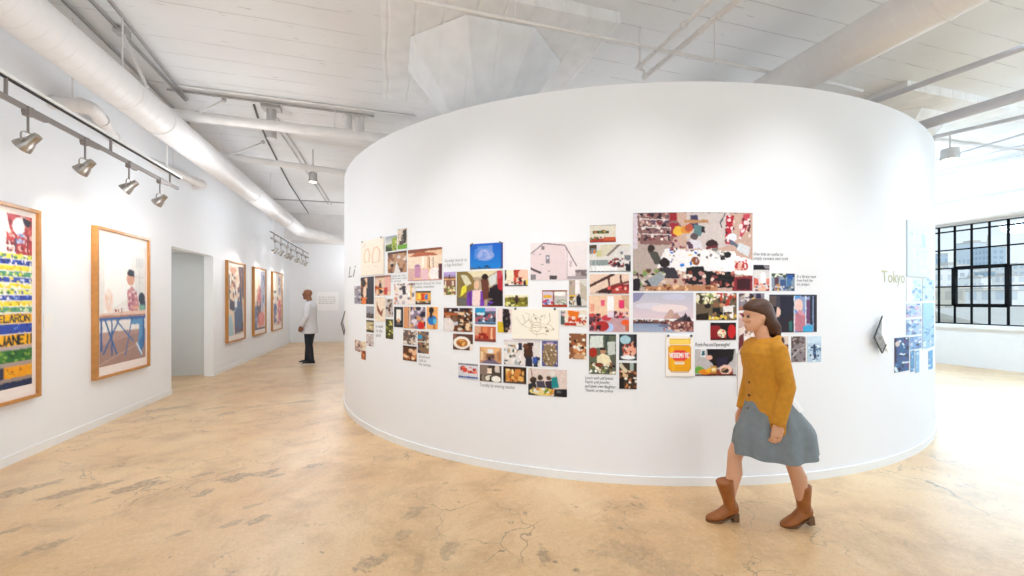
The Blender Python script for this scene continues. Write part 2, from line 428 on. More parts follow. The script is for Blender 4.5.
for wi, (yt, nc) in enumerate(WINS):
    yb = yt-nc*PW
    root = empty('window_%d' % (wi+1), (XR+.06, (yt+yb)/2, WZ0)); tag(root, kind='structure', label=['black steel-framed grid window onto the city', 'second black steel grid window nearer the entrance'][wi])
    fm = MB(); x0, x1 = XR+.03, XR+.07
    for k in range(nc+1):
        y = yt-k*PW; t = .03 if k % 5 else .036
        fm.bb((x0, y-t/2, WZ0), (x1, y+t/2, WZ1))
    for k in range(7):
        z = min(WZ0+k*PH, WZ1); t = .03
        if k == 6: z = WZ1
        if k == 0: t = .05
        fm.bb((x0, yb, z-t/2), (x1, yt, z+t/2))
    z = WZ0+5*PH; 
    fm.build('window_frame', M_WFRAME, root)
    for c0 in range(2 if wi == 0 else 1, nc-3, 6):       # heavier opening sash, 3 columns by 2 rows
        sm = MB(); ya, yb2 = yt-c0*PW, yt-(c0+3)*PW; za, zb = WZ0+PH, WZ0+3*PH; t = .08; a, b2 = XR+.0, XR+.08
        sm.bb((a, yb2, za-t/2), (b2, ya, za+t/2)); sm.bb((a, yb2, zb-t/2), (b2, ya, zb+t/2)); sm.bb((a, ya-t/2, za), (b2, ya+t/2, zb)); sm.bb((a, yb2-t/2, za), (b2, yb2+t/2, zb))
        sm.build('window_sash', M_WFRAME, root)
    MB().bb((XR+.048, yb, WZ0), (XR+.052, yt, WZ1)).build('pane', M_GLASS, root)
    MB().bb((XR-.06, yb-.05, WZ0-.09), (XR+.28, yt+.05, WZ0-.03)).build('window_sill', M_TRIM, root)

# ------------------------------------------------------------------ ducts and pipes
def spiral_mat():
    m = mat('white_spiral_duct', 'e7e5e5', .5, var=.03, vscale=3)
    nt = m.node_tree; b = nt.nodes['Principled BSDF']
    tc = nt.nodes.new('ShaderNodeTexCoord'); w = nt.nodes.new('ShaderNodeTexWave'); w.bands_direction = 'Y'; w.wave_profile = 'SAW'
    w.inputs['Scale'].default_value = 2.2
    mp = nt.nodes.new('ShaderNodeMapping'); mp.inputs['Rotation'].default_value = (0, 0, .25)
    nt.links.new(tc.outputs['Object'], mp.inputs[0]); nt.links.new(mp.outputs[0], w.inputs['Vector'])
    r = nt.nodes.new('ShaderNodeMapRange'); r.inputs['From Min'].default_value = .88; r.inputs['From Max'].default_value = 1; nt.links.new(w.outputs['Fac'], r.inputs['Value'])
    bp = nt.nodes.new('ShaderNodeBump'); bp.inputs['Strength'].default_value = .35; bp.inputs['Distance'].default_value = .01
    nt.links.new(r.outputs[0], bp.inputs['Height']); nt.links.new(bp.outputs[0], b.inputs['Normal'])
    return m
M_SPIRAL = spiral_mat()
def rods(root, pts, zt, r=.008):
    for p in pts:
        MB().tube([(p[0], p[1], p[2]), (p[0], p[1], zt)], r, 8).build('hanger_rod', M_DUCTP, root)
def duct(name, p0, p1, r, label, joints=(), hangers=(), m=None, cat='duct', group=None, top=None):
    p0, p1 = Vector(p0), Vector(p1); d = (p1-p0); L_ = d.length; d.normalize()
    root = empty(name, p0, label=label, cat=cat, group=group)
    MB().tube([p0, p1], r, 40 if r > .1 else 16).build('duct_body' if r > .1 else 'pipe_body', m or M_DUCTP, root, smooth=True)
    for j in joints:
        c = p0+d*j; MB().tube([c-d*.012, c-d*.008, c+d*.008, c+d*.012], [r*1.0, r+.008, r+.008, r], 40 if r > .1 else 16).build('joint_band', M_DUCTP, root, smooth=True)
    for j in hangers:
        c = p0+d*j; MB().tube([c-d*.012, c+d*.012], r+.004, 24).build('hanger_strap', M_DUCTP, root, smooth=True)
        rods(root, [(c.x, c.y, c.z+r-.005)], (top or Z_CEIL)+.01)
    return root
# left spiral duct
XD, ZD = -2.68, EYE+2.2
d = duct('spiral_duct', (XD, YB+.2, ZD), (XD, 14.6, ZD), .188, 'large white spiral duct running above the left wall of frames', joints=(6.95, 8.4, 10.9, 14.5, 17.5), hangers=(7.9, 10.2, 13, 16), m=M_SPIRAL)
e0 = Vector((XD, 14.6, ZD)); MB().tube([e0] + arc(e0, e0+Vector((.1, .5, 0)), e0+Vector((.75, .75, -.1)), 6)[1:] + [e0+Vector((1.1, .8, -.15))], .17, 32).build('elbow', M_DUCTP, d, smooth=True)
# right spiral duct
XD2, ZD2 = 4.21, EYE+2.4
duct('spiral_duct', (XD2, YB+.2, ZD2), (XD2, 12.5, ZD2), .19, 'large white spiral duct passing over the right of the curved wall', joints=(7.0, 8.9, 9.03, 9.15, 9.6, 10.1), hangers=(6.2, 11.5), m=M_SPIRAL)
def line(u0, v0, u1, v1, Z, ext0=0.0, ext1=0.0):
    a, b = at_z(u0, v0, Z), at_z(u1, v1, Z); d = (b-a)
    return a-d*ext0, b+d*ext1
# round cross pipes
a, b = line(185, 116.5, 385, 139, EYE+2.62, .9, .6); a.x = max(a.x, XL+.02)
duct('ceiling_pipe', a, b, .075, 'thick white pipe crossing under the ceiling between left duct and curved wall', joints=(6.0, 6.1), hangers=(2.6, 4.6))
a, b = line(236.7, 160, 345, 173.5, EYE+2.6, .9, .6); a.x = max(a.x, XL+.02)
duct('ceiling_pipe', a, b, .06, 'farther thinner white cross pipe beside the small grey downlight', hangers=(3.4,))
# wall pipe with elbows behind the duct
Zp = EYE+2.09
q0 = at_z(56, 103, Zp); q0.x = XL+.01; q1 = at_z(92, 107, Zp)
q2 = at_z(114, 140, Zp); q3 = at_z(130, 153, Zp); q4 = at_z(201, 184, Zp)
root = empty('elbowed_pipe', q0, label='white pipe with segmented elbows along the top of the left wall', cat='pipe')
MB().tube([q0] + arc(q1-(q1-q0)*.15, q1, q1+(q2-q1)*.3) + arc(q2-(q2-q1)*.3, q2, q2+(q3-q2)*.4) + [q3, q4], .07, 24).build('pipe_body', M_DUCTP, root, smooth=True)
for c, dd in ((q1+(q2-q1)*.35, q2-q1), (q2+(q1-q2)*.1, q2-q1), (q3, q4-q3), (q4, q4-q3), (q0+(q1-q0)*.75, q1-q0)):
    dd = dd.normalized(); MB().tube([c-dd*.025, c+dd*.025], .082, 24).build('joint_band', M_DUCTP, root, smooth=True)
MB().tube(arc(q4, q4+(q4-q3)*.1, q4+Vector((-.3, .25, 0))) + [q4+Vector((-.5, .3, 0))], .07, 20).build('branch_elbow', M_DUCTP, root, smooth=True)
rods(root, [tuple(q3+(q4-q3)*.55), tuple(q0+(q1-q0)*.5)], Z_CEIL+.01)
# twin pipes to the ceiling above the curved wall
for k, (u0, v0, u1, v1, lb) in enumerate(((640, 66, 711, 0, 'left of the two thin white sprinkler pipes meeting above the curved wall'), (645, 77, 737.5, 0, 'right of the two thin white sprinkler pipes meeting above the curved wall'))):
    a, b = line(u0, v0, u1, v1, EYE+2.6, 0, .6)
    r = duct('sprinkler_pipe', b, a, .022 if k == 0 else .027, lb, joints=(1.0, ), cat='pipe')
    L_ = (a-b).length
    MB().tube(arc(a, a+(a-b).normalized()*.05, a+Vector((0, 0, .07))) + [Vector((a.x, a.y, Z_CEIL+.01)) if k == 0 else a+Vector((-.12, .02, .1))], .014, 12).build('elbow', M_DUCTP, r, smooth=True)
    MB().ball(a, .036).build('fitting', M_DUCTP, r, smooth=True)
    MB().ball(a+(b-a)*.42, .036).build('fitting', M_DUCTP, r, smooth=True)
# cross conduit under the capital, and ceiling conduits
def conduit(name, pts, r, lb, m=None, cat='conduit', hang=()):
    root = MB().tube(pts, r, 10).build(name, m or M_DUCTP, origin=pts[0], smooth=True)
    tag(root, lb, cat)
    for h in hang:
        MB().tube([h, (h[0], h[1], Z_CEIL+.01)], .008, 8).build('hanger_rod', M_DUCTP, root)
    return root
Zc = EYE+2.6
a, b = line(409, -1, 767, 71, Zc, .3, .25)
conduit('conduit', [a, b], .016, 'thin white conduit crossing in front of the column capital', hang=[tuple(a+(b-a)*.35), tuple(a+(b-a)*.72)])
a, b = line(220, 91, 400, 114.5, Z_CEIL-.02, .8, .1); conduit('conduit', [a, b], .016, 'white ceiling conduit just before the thick cross pipe')
a, b = line(220, 96.5, 374, 116.5, Z_CEIL-.02, .3, 0); conduit('conduit', [a, b], .014, 'thinner ceiling conduit beside the white one before the cross pipe', m=M_CHAN)
for (u0, v0, u1, v1, lb) in ((63, 0, 190, 124, 'steel strut channel hugging the left spiral duct'), (90.7, 0, 186, 101, 'steel strut channel one over from the left spiral duct'), (110, 1, 188, 100, 'outermost steel strut channel right of the left spiral duct')):
    a, b = line(u0, v0, u1, v1, Z_CEIL-.045, .5, .0)
    d = (b-a).normalized(); x = d.cross(Vector((0, 0, 1))).normalized()
    mb = MB()
    for s_ in (-1, 1): mb.loft([[p+x*s_*.011+x*i*.002+Vector((0, 0, j*.014)) for i, j in ((-1, -1), (1, -1), (1, 1), (-1, 1))] for p in (a, b)])
    mb.loft([[p+x*i*.013+Vector((0, 0, .012+j*.004)) for i, j in ((-1, -1), (1, -1), (1, 1), (-1, 1))] for p in (a, b)])
    tag(mb.build('strut_channel', M_CHAN, origin=a), lb, 'channel')
# bracing struts near the left duct
a = at_z(122, 32, Z_CEIL-.05); b = at_z(147, 88, ZD+.1)
br = MB().tube([a, b], .018, 10).build('brace_rod', M_DUCTP, origin=a); tag(br, 'slanted white brace from strut channel to left duct', 'rod')
MB().box(a, (.12, .1, .06)).build('clamp', M_CHAN, br)
a = at_z(224, 100, Z_CEIL-.03); b = at_z(200, 112, ZD+.3); br = MB().tube([a, b], .014, 8).build('brace_rod', M_DUCTP, origin=a); tag(br, 'short slanted brace above the thick cross pipe', 'rod'); MB().ball(a, .035).build('clamp', M_CHAN, br)
a = at_z(263, 142, Z_CEIL-.02); b = at_z(228, 156, ZD+.2); br = MB().tube([a, b], .012, 8).build('brace_rod', M_DUCTP, origin=a); tag(br, 'slanted brace between the two cross pipes', 'rod'); MB().ball(a, .035).build('clamp', M_CHAN, br)
a, b = line(274, 118, 330, 205, Z_CEIL-.03, 0, 0)
dd = (b-a).normalized(); xx = dd.cross(Vector((0, 0, 1))).normalized(); mb = MB()
for s_ in (-.05, .05): mb.tube([a+xx*s_, b+xx*s_], .012, 8)
tag(mb.build('cable_rack', M_CHAN, origin=a), 'pair of pale rails running back past the grey ceiling box', 'rack')
conduit('ceiling_cable', [at_z(u, v, Z_CEIL-.02) for u, v in ((254, 105), (258, 118), (266, 138), (278, 162), (290, 185), (303, 205))] + [at_d(u, v, 15.6+(u-310)*.01) for u, v in ((312, 218), (318, 227), (326, 230), (336, 231), (350, 232))], .016, 'dark wavy cable snaking along the ceiling to the back', m=M_CABLE, cat='cable')
a, b = line(248, 198, 346, 203, Z_CEIL-.02, 0, .1); conduit('conduit', [a, b], .02, 'far thin grey cross conduit high above the standing man', m=M_CHAN)
# grey box on the ceiling
p = at_z(271.5, 112, Z_CEIL-.1); r = empty('junction_box', p, label='grey box fixed to the ceiling above the thick cross pipe', cat='box')
MB().bb((p.x-.13, p.y-.1, Z_CEIL-.07), (p.x+.13, p.y+.1, Z_CEIL+.01)).build('mounting_plate', M_CHAN, r, bevel=.01)
MB().tube([(p.x, p.y, Z_CEIL-.06), (p.x, p.y, Z_CEIL-.52)], .07, 16).build('box_body', M_CHAN, r, smooth=True)
# two stub pipes coming down through the ceiling
for k, u in enumerate((347, 359)):
    p = at_z(u, 117, Z_CEIL-.02); o = MB().tube([(p.x, p.y, Z_CEIL+.01), (p.x+.02, p.y+.03, Z_CEIL-.34)], .075, 16).build('stub_pipe', M_DUCTP, smooth=True, origin=p)
    tag(o, ['left', 'right'][k]+' of two short stub pipes above the thick cross pipe', 'pipe', 'stub pipes')
# downlights
def downlight(p, lb, rr=.075):
    r = empty('downlight', p, label=lb, cat='lamp')
    MB().tube([(p[0], p[1], p[2]+.1), (p[0], p[1], Z_CEIL+.01)], .012, 8).build('stem', M_CHAN, r)
    MB().lathe(p, (0, 0, 1), [(-.08, rr), (-.06, rr+.005), (.1, rr), (.11, rr*.6), (.12, .02)], 24).build('lamp_housing', M_CHAN, r, smooth=True)
    MB().tube([(p[0], p[1], p[2]-.083), (p[0], p[1], p[2]-.078)], rr*.85, 24).build('bulb_face', mat('lamp_face', 'fff4e0', .4, emit=('fff0dc', 6)), r)
    return r
downlight(at_z(313, 178, EYE+2.45), 'small grey cylinder downlight beside the far cross pipe')
downlight(at_z(950, 155, EYE+2.5), 'grey drum downlight in front of the bright right-hand ceiling', .12)
# right-hand pipes
a, b = line(872, 102, 989, 60, EYE+2.3, 1.5, 1.2); duct('sprinkler_pipe', b, a, .03, 'thinner upper grey pipe at the right with clamp fittings', joints=(3.4, 4.2, 4.25), hangers=(3.9,), m=M_GREYP, cat='pipe')
a, b = line(920, 126, 1024, 94.5, EYE+2.0, 1.2, 1.0); duct('sprinkler_pipe', b, a, .055, 'thicker lower grey pipe at the far right', joints=(3.3, 3.35, 4.4), hangers=(4.6,), m=M_GREYP, cat='pipe')
for k, (u0, v0, u1, v1, c_, rr) in enumerate(((931.6, 137.5, 1024, 116.5, 2.6, .03), (936.5, 160, 1024, 134, 2.85, .02), (937, 166, 1024, 145, 2.9, .015), (937.7, 173, 1024, 155, 2.95, .02))):
    a, b = line(u0, v0, u1, v1, EYE+c_, 1.0, .8)
    conduit('conduit', [a, b], rr, ['thickest', 'second highest', 'third highest', 'lowest'][k]+' of the thin pale pipes running above the window wall', m=M_GREYP, cat='pipe')
a, b = line(800, 75, 862, 91, EYE+2.75, .0, 0); conduit('conduit', [a, b], .02, 'thin white cross conduit behind the right-hand pipes')
a, b = line(935, 140, 1022, 152, Z_CEIL-.03, .0, .2); conduit('conduit', [a, b], .03, 'pale cross pipe above the drum downlight')
# duct above the window
dw = duct('spiral_duct', (12.55, YB+.2, EYE+2.02), (12.55, 12, EYE+2.02), .255, 'large ribbed duct running just above the grid window', joints=tuple(x*.6 for x in range(6, 28)), m=M_DUCTP)
for y in (2.0, 8.5): rods(dw, [(12.55, y, EYE+2.27)], Z_CEIL+.01)
# ------------------------------------------------------------------ track lighting
XT = -2.75; ZT = EYE+1.52; ZRL = EYE+1.675
def track(y0, y1, posts, lb):
    r = empty('light_track', (XT, y0, ZRL), label=lb, cat='track')
    MB().bb((XT-.03, y0-.1, ZRL), (XT+.03, y1+.05, ZRL+.018)).build('upper_rail', M_TRIM, r)
    MB().bb((XT-.012, y0-.1, ZRL-.012), (XT+.012, y1+.05, ZRL)).build('rail_slot', M_DARK, r)
    MB().bb((XT-.012, y0, ZT-.02), (XT+.012, y1, ZT+.02)).build('track_bar', M_TRACK, r)
    for y in posts:
        MB().tube([(XT, y, ZT), (XT, y, ZRL)], .012, 10).build('post', M_TRACK, r)
    for y in (y0+.3, y1-.3): rods(r, [(XT, y, ZRL+.01)], ZD-.17)
def yt_at(u, X=XT): return at_x(u, 200, X).y
track(-1.5, yt_at(178), [yt_at(u) for u in (-120, 5.8, 110.8, 170)], 'grey lighting track before the two nearest framed prints')
track(yt_at(271), 16.6, [yt_at(u) for u in (274, 281, 288, 296, 303)], 'far lighting track before the three small distant framed prints')
def fixture(y, lb, group, tgt, power, proto=[]):
    if not proto:
        r = empty('track_spotlight', (0, 0, 0)); r['local'] = 1
        MB().box((0, .06, -.0), (.035, .2, .05)).build('adapter_box', M_TRACK, r, bevel=.004)
        MB().box((0, .0, .0), (.05, .05, .075)).build('track_clamp', M_TRACK, r, bevel=.004)
        MB().tube([(0, 0, -.03), (0, 0, -.17)], .008, 10).build('stem', M_TRACK, r)
        MB().tube([(0, -.06, -.25)] + arc((0, -.06, -.2), (0, -.06, -.165), (0, 0, -.165), 4) + arc((0, 0, -.165), (0, .06, -.165), (0, .06, -.2), 4) + [(0, .06, -.25)], .006, 8).build('yoke', M_STEEL, r)
        ax = Vector((-.75, 0, -.66))
        MB().lathe((.02, 0, -.23), ax, [(-.07, .012), (-.065, .03), (-.03, .034), (0, .036), (.03, .05), (.07, .062), (.085, .064), (.088, .058), (.06, .05)], 24).build('lamp_head', M_STEEL, r, smooth=True)
        c = Vector((.02, 0, -.23))+ax.normalized()*.066
        MB().tube([c, c+ax.normalized()*.003], .05, 20).build('bulb_face', mat('lamp_face', 'fff4e0', .4, emit=('fff0dc', 6)), r)
        proto.append(r); kids = None
    else:
        p = proto[0]; r = p.copy(); COL.objects.link(r)
        for ch in list(p.children):
            c = ch.copy(); COL.objects.link(c); c.parent = r
    r.location = (XT, y, ZT-.02); r.rotation_euler = (0, 0, random.uniform(-.25, .25))
    tag(r, lb, 'spotlight', group)
    if tgt is not None:
        ld = bpy.data.lights.new('spot_lamp', 'SPOT'); ld.energy = power; ld.spot_size = math.radians(62); ld.spot_blend = 1.0
        ld.color = (1, .86, .68); ld.shadow_soft_size = .05
        lo = bpy.data.objects.new('spot_lamp', ld); COL.objects.link(lo)
        lo.location = (XT-.09, y, ZT-.34); dv = Vector(tgt)-Vector(lo.location)
        lo.rotation_euler = dv.to_track_quat('-Z', 'Y').to_euler()
SPOT = 55
fixture(yt_at(28), 'nearest track spotlight, top left of the picture', 'near spotlights', (XL, 4.9, 1.9), SPOT)
fixture(yt_at(85), 'second track spotlight from the left edge, over the first framed print', 'near spotlights', (XL, 6.3, 2.0), SPOT)
fixture(yt_at(129), 'third track spotlight from the left edge, over the seated-man print', 'near spotlights', (XL, 7.0, 2.1), SPOT*.6)
fixture(yt_at(160), 'fourth track spotlight, last on the near track', 'near spotlights', (XL, 7.9, 2.1), SPOT*.35)
FY = [yt_at(u) for u in (275, 281, 287, 291, 297, 301.5, 305.5)]
for k, y in enumerate(FY):
    fixture(y, ['nearest', 'second', 'third', 'fourth', 'fifth', 'sixth', 'farthest'][k]+' spotlight on the far lighting track', 'far spotlights', (XL, (10.9, 0, 12.8, 0, 14.4, 0, 15.6)[k], 2.1) if k % 2 == 0 else None, 45)

# ------------------------------------------------------------------ print painter
FONT = {'V': '0,0 2,6 4,0', 'E': '4,0 0,0 0,6 4,6|0,3 3,3', 'G': '4,1 3,0 1,0 0,1 0,5 1,6 3,6 4,5 4,3 2,3', 'M': '0,6 0,0 2,3 4,0 4,6', 'I': '2,0 2,6', 'T': '0,0 4,0|2,0 2,6',
        'S': '4,1 3,0 1,0 0,1 1,3 3,3 4,5 3,6 1,6 0,5', 'L': '0,0 0,6 4,6', 'A': '0,6 2,0 4,6|1,4 3,4', 'R': '0,6 0,0 3,0 4,1 4,2 3,3 0,3|2,3 4,6', 'O': '1,0 3,0 4,1 4,5 3,6 1,6 0,5 0,1 1,0',
        'N': '0,6 0,0 4,6 4,0', 'J': '4,0 4,5 3,6 1,6 0,5', 'X': '0,0 4,6|4,0 0,6', 'U': '0,0 0,5 1,6 3,6 4,5 4,0', 'H': '0,0 0,6|4,0 4,6|0,3 4,3'}
def paint(spec, nx, ny, seed, organic=1.0):
    rnd = random.Random(seed)
    ss = 2; W, H = nx*ss, ny*ss; rs = np.random.RandomState(seed+5)
    xs = (np.arange(W)+.5)/W*100; ys = (np.arange(H)+.5)/H*100
    X, Y = np.meshgrid(xs, ys); img = np.ones((H, W, 3))*.9
    def field(cell):                      # smooth random field, cell in print samples
        gh, gw = max(2, int(H/cell)+2), max(2, int(W/cell)+2); g = rs.uniform(-1, 1, (gh, gw))
        yy, xx = np.arange(H)/cell % (gh-1.001), np.arange(W)/cell % (gw-1.001); y0, x0 = yy.astype(int), xx.astype(int); fy, fx = (yy-y0)[:, None], (xx-x0)[None]
        return (g[y0][:, x0]*(1-fy)*(1-fx)+g[y0+1][:, x0]*fy*(1-fx)+g[y0][:, x0+1]*(1-fy)*fx+g[y0+1][:, x0+1]*fy*fx)
    wob = organic*min(2.2, 60/nx+.6)
    X = X+wob*(field(6)+.6*field(3)); Y = Y+wob*(field(6)+.6*field(3))*W/H
    def put(mask, h): img[mask] = hexc(h)
    def seg(h, w, pts):
        asp = H/W
        for (x0, y0), (x1, y1) in zip(pts, pts[1:]):
            dx, dy = x1-x0, (y1-y0)*asp; L2 = dx*dx+dy*dy+1e-9
            t = np.clip(((X-x0)*dx+(Y-y0)*asp*dy)/L2, 0, 1)
            put(((X-x0-t*dx)**2+((Y-y0)*asp-t*dy)**2) < (w/2)**2, h)
    for op in spec.split(';'):
        a = op.split()
        if not a: continue
        k = a[0]
        if k == 'B': put(X > -1, a[1])
        elif k == 'G':
            c0, c1 = np.array(hexc(a[1])), np.array(hexc(a[2])); y0, y1 = (float(a[3]), float(a[4])) if len(a) > 4 else (0, 100)
            t = np.clip((Y-y0)/(y1-y0), 0, 1)[..., None]; g = c0*(1-t)+c1*t; mk = (Y >= y0) & (Y <= y1); img[mk] = g[mk]
        elif k == 'R':
            x0, y0, x1, y1 = map(float, a[1:5]); put((X >= x0) & (X <= x1) & (Y >= y0) & (Y <= y1), a[5])
        elif k == 'E':
            cx, cy, rx, ry = map(float, a[1:5]); put(((X-cx)/rx)**2+((Y-cy)/ry)**2 < 1, a[5])
        elif k == 'P':
            q = list(map(float, a[2:])); P_ = list(zip(q[::2], q[1::2])); ins = np.zeros(X.shape, bool)
            for i in range(len(P_)):
                (x0, y0), (x1, y1) = P_[i], P_[i-1]
                c = ((y0 > Y) != (y1 > Y)) & (X < (x1-x0)*(Y-y0)/((y1-y0) or 1e-9)+x0); ins ^= c
            put(ins, a[1])
        elif k == 'L':
            q = list(map(float, a[3:])); seg(a[1], float(a[2]), list(zip(q[::2], q[1::2])))
        elif k == 'S':
            x0, y0, x1, y1 = map(float, a[1:5]); n = int(a[5]); sz = float(a[6])
            for _ in range(n):
                cx, cy = rnd.uniform(x0, x1), rnd.uniform(y0, y1); rx, ry = sz*rnd.uniform(.4, 1.3), sz*rnd.uniform(.4, 1.3)*W/H
                put((((X-cx)/rx)**2+((Y-cy)/ry)**2 < 1) & (X >= x0) & (X <= x1) & (Y >= y0) & (Y <= y1), rnd.choice(a[7:]))
        elif k == 'T':
            x, y, cw_, ch = map(float, a[3:7])
            for ch_ in a[7]:
                for st in FONT[ch_].split('|'):
                    seg(a[1], float(a[2]), [(x+float(p.split(',')[0])/4*cw_, y+float(p.split(',')[1])/6*ch) for p in st.split()])
                x += cw_*1.35
    if organic:
        img = img*(1+.16*organic*field(4)+.16*organic*field(2))[..., None]*(1+.06*organic*np.stack([field(7) for _ in range(3)], -1))
    img = np.clip(img.reshape(ny, ss, nx, ss, 3).mean((1, 3)), .003, .95)
    return img
def ink_sheet(name, spec, fpos, wpx, hpx, m, seed, thick=True, parent=None, origin=(0, 0, 0), dens=1.6, organic=1.0):
    """a printed sheet: fine grid whose vertices carry the printed colours. fpos(a, b, d): a right 0..1, b down 0..1, d out of the wall"""
    nx, ny = max(8, int(wpx*dens)), max(8, int(hpx*dens))
    img = paint(spec, nx, ny, seed, organic)
    vs = [fpos(i/(nx-1), j/(ny-1), 1) for j in range(ny) for i in range(nx)]
    fs = [(j*nx+i, (j+1)*nx+i, (j+1)*nx+i+1, j*nx+i+1) for j in range(ny-1) for i in range(nx-1)]
    cols = [tuple(c) for c in img.reshape(-1, 3)]
    rim = [i for i in range(nx)] + [j*nx+nx-1 for j in range(1, ny)] + [(ny-1)*nx+i for i in range(nx-2, -1, -1)] + [j*nx for j in range(ny-2, 0, -1)]
    k = len(vs)
    for q in rim:
        j, i = divmod(q, nx); vs.append(fpos(i/(nx-1), j/(ny-1), 0)); cols.append((.8, .8, .78))
    for i in range(len(rim)):
        a, b = rim[i], rim[(i+1) % len(rim)]; fs.append((a, b, k+(i+1) % len(rim), k+i))
    o3 = Vector(origin)
    me = bpy.data.meshes.new(name); me.from_pydata([tuple(Vector(v)-o3) for v in vs], [], fs)
    ca = me.color_attributes.new('Ink', 'FLOAT_COLOR', 'POINT')
    arr = np.ones((len(vs), 4), dtype=np.float32); arr[:, :3] = np.array(cols, dtype=np.float32); ca.data.foreach_set('color', arr.ravel())
    me.update()
    o = link(name, me, m, parent)
    if parent is None: o.location = origin
    return o
def on_wall(u0, u1, v0, v1, gap=.004):
    t0, z0 = ell_t(u0); t1, z1 = ell_t(u1); dt = tdiff(t0, t1)
    tm, zm = ell_t((u0+u1)/2)
    Z0, Z1 = EYE-(v0-HOR)*zm/F_PX, EYE-(v1-HOR)*zm/F_PX
    def f(a, b, d):
        x, y = ell(t0+dt*a, gap*d+.0005); return (x, y, Z0+(Z1-Z0)*b)
    return f, t0+dt/2, (Z0, Z1)
PR = []
def pr(u0, v0, u1, v1, label, spec, clips=0, name='photo_print'): PR.append((u0, v0, u1, v1, label, spec, clips, name))
FOOD = '3a2418 e8d8b8 b8562a 7c4a26 f0e6d2 20140e'
CROWD = '1e1a1c 4a3430 c89a80 e8dcd0 7a3a30 2c3448'
pr(362,239.5,384.5,275,'cream sheet with a faint drawing of two arches, top left of the collage','B f7ead8;L e3b893 4 22 62 18 45 26 28 38 24 44 36 42 60;L e3b893 4 58 66 56 44 64 26 76 24 86 38 82 64;L c9b0a0 2 20 60 42 62;L c9b0a0 2 58 66 84 64;L d9c9c0 2 30 72 42 76;L d9c9c0 2 62 74 76 78;L b0a0b8 2 12 18 20 12 24 8',2,'pinned_drawing')
pr(386,236,397,251,'small print of a green field beside grey sky, left of the dog-leg top pair','G 8f9aa4 e0ddd0 0 60;R 0 55 100 100 5f7a30;P 96a832 55 100 60 20 100 10 100 100;P 3e4a2a 0 60 60 80 60 100 0 100;S 60 20 100 90 14 8 c8d060 5c7a28 e0d890')
pr(398,228.6,407.2,249,'highest small print at the left, dark trunk over bright green grass','B d9c9b8;R 0 76 100 100 6aa52c;P 2c2420 60 10 95 5 90 70 50 75 40 50;S 0 0 60 60 10 10 efe4d8 c8b0a0 8a7868;R 20 60 60 78 4a3c34')
pr(388,251.5,406.9,272.7,'square print of a busy brown street below the two topmost left prints','B b98f70;S 0 0 100 100 40 9 6a4030 e8d8c0 c49a70 3a2c28 8a5a40 d8cfc8;P e6e4e0 35 100 50 45 70 100;R 0 0 100 12 5a3c30')
pr(408.3,248.5,442.2,280.5,'wide print of an outdoor hall with an orange canopy roof and pale chairs','B e9c3a0;P 8a4a30 0 0 100 0 100 8 60 8 45 14 0 12;P b5603a 5 24 30 10 75 14 95 28 60 26 30 30;R 0 24 100 60 f2dcc4;R 44 26 50 60 fff4e4;R 60 24 64 62 d9a070;R 22 52 40 90 c890b0;R 2 60 20 100 d8b0a8;R 42 64 62 100 e8c0c8;E 80 80 16 20 f6ece8;R 90 50 100 100 5a2c34;L 7a3c2c 2 76 30 76 60;L 7a3c2c 2 66 30 66 62;R 24 48 36 56 a070a0;R 0 96 100 100 c89c98')
pr(361,277,374,304,'tall dark print of a bearded man in front of a black wall','B 2c2a33;S 0 0 55 100 26 14 8a5a40 d89a60 4a2c24 e8c8a8;R 60 0 100 100 3a3a44;E 25 22 20 14 3a2820;R 12 75 45 100 e87a38;E 36 55 12 20 f0d8c0')
pr(354.8,286,360.6,303.6,'narrow sliver print left of the tall dark print','B 9a94a0;S 0 0 100 100 16 18 5c5468 d8d4dc 8a7a70')
pr(375.2,275.5,390.8,295.5,'print of market stall with red boxes and a standing man in a suit','B e6c9b0;R 0 0 100 12 9a6a58;R 66 10 100 80 e8b0a8;P 3a3040 30 40 44 36 48 90 26 90;E 37 30 7 9 c89070;S 0 50 60 100 16 10 c03428 8a2c28 3c3038 e8a040;R 60 60 82 96 c84438')
pr(394.4,283.3,415,304.4,'white print of people sitting around, blurred grey and yellow','B f1e8e4;S 0 0 100 100 30 9 c8c0c4 f4d8b0 8a808c fff8f0 d89a80 5c5460;P 3c3640 40 20 56 16 60 50 44 56;R 80 10 86 80 e8b850;S 0 0 100 12 8 6 4a4040 9a8a80')
pr(415.8,291,431,304.4,'small print of market letters in yellow, red and blue','B e8b050;R 0 0 100 14 3a3430;R 16 16 84 70 f08a20;R 18 20 36 60 f8d850;L d83020 10 42 24 56 62;L d83020 10 56 24 42 62;R 64 26 80 60 2a7ac0;R 0 76 100 100 4a3c38;S 0 70 100 100 8 8 8a6a50 c8b8a8')
pr(375.2,297,385.3,321.3,'cream print of a brown leaf shape below the market stall print','B f1dfc8;P 8a4a38 20 25 60 60 85 45 70 80 45 70 25 55;P a86a50 30 15 36 60 26 50;L c8a890 3 50 0 52 20')
pr(386.1,298.6,393.1,316.9,'small upright print with grey tree shapes beside the leaf print','B cfc4bc;S 0 0 100 100 16 18 5a4a48 8a6a60 e8e0d8 3c3434')
pr(366.6,306.4,374,318,'small print of grey rocky ground, upper of three stacked at the left','B 9a9aa4;R 0 60 100 100 5c4c48;S 0 40 100 100 10 16 3a3034 8a7a78')
pr(386,319.2,393.4,338.8,'upright print of green and black foliage','B 4a4a1c;S 0 0 100 100 26 14 9aa038 1e1c10 d8d078 6a7428')
pr(366.6,320.2,374,332.2,'small print of an ochre meadow, middle of three stacked at the left','B c8b48a;R 0 0 100 15 3c3628;R 0 80 100 100 3c3628;S 0 20 100 80 8 16 8a7a40 e8e0c0')
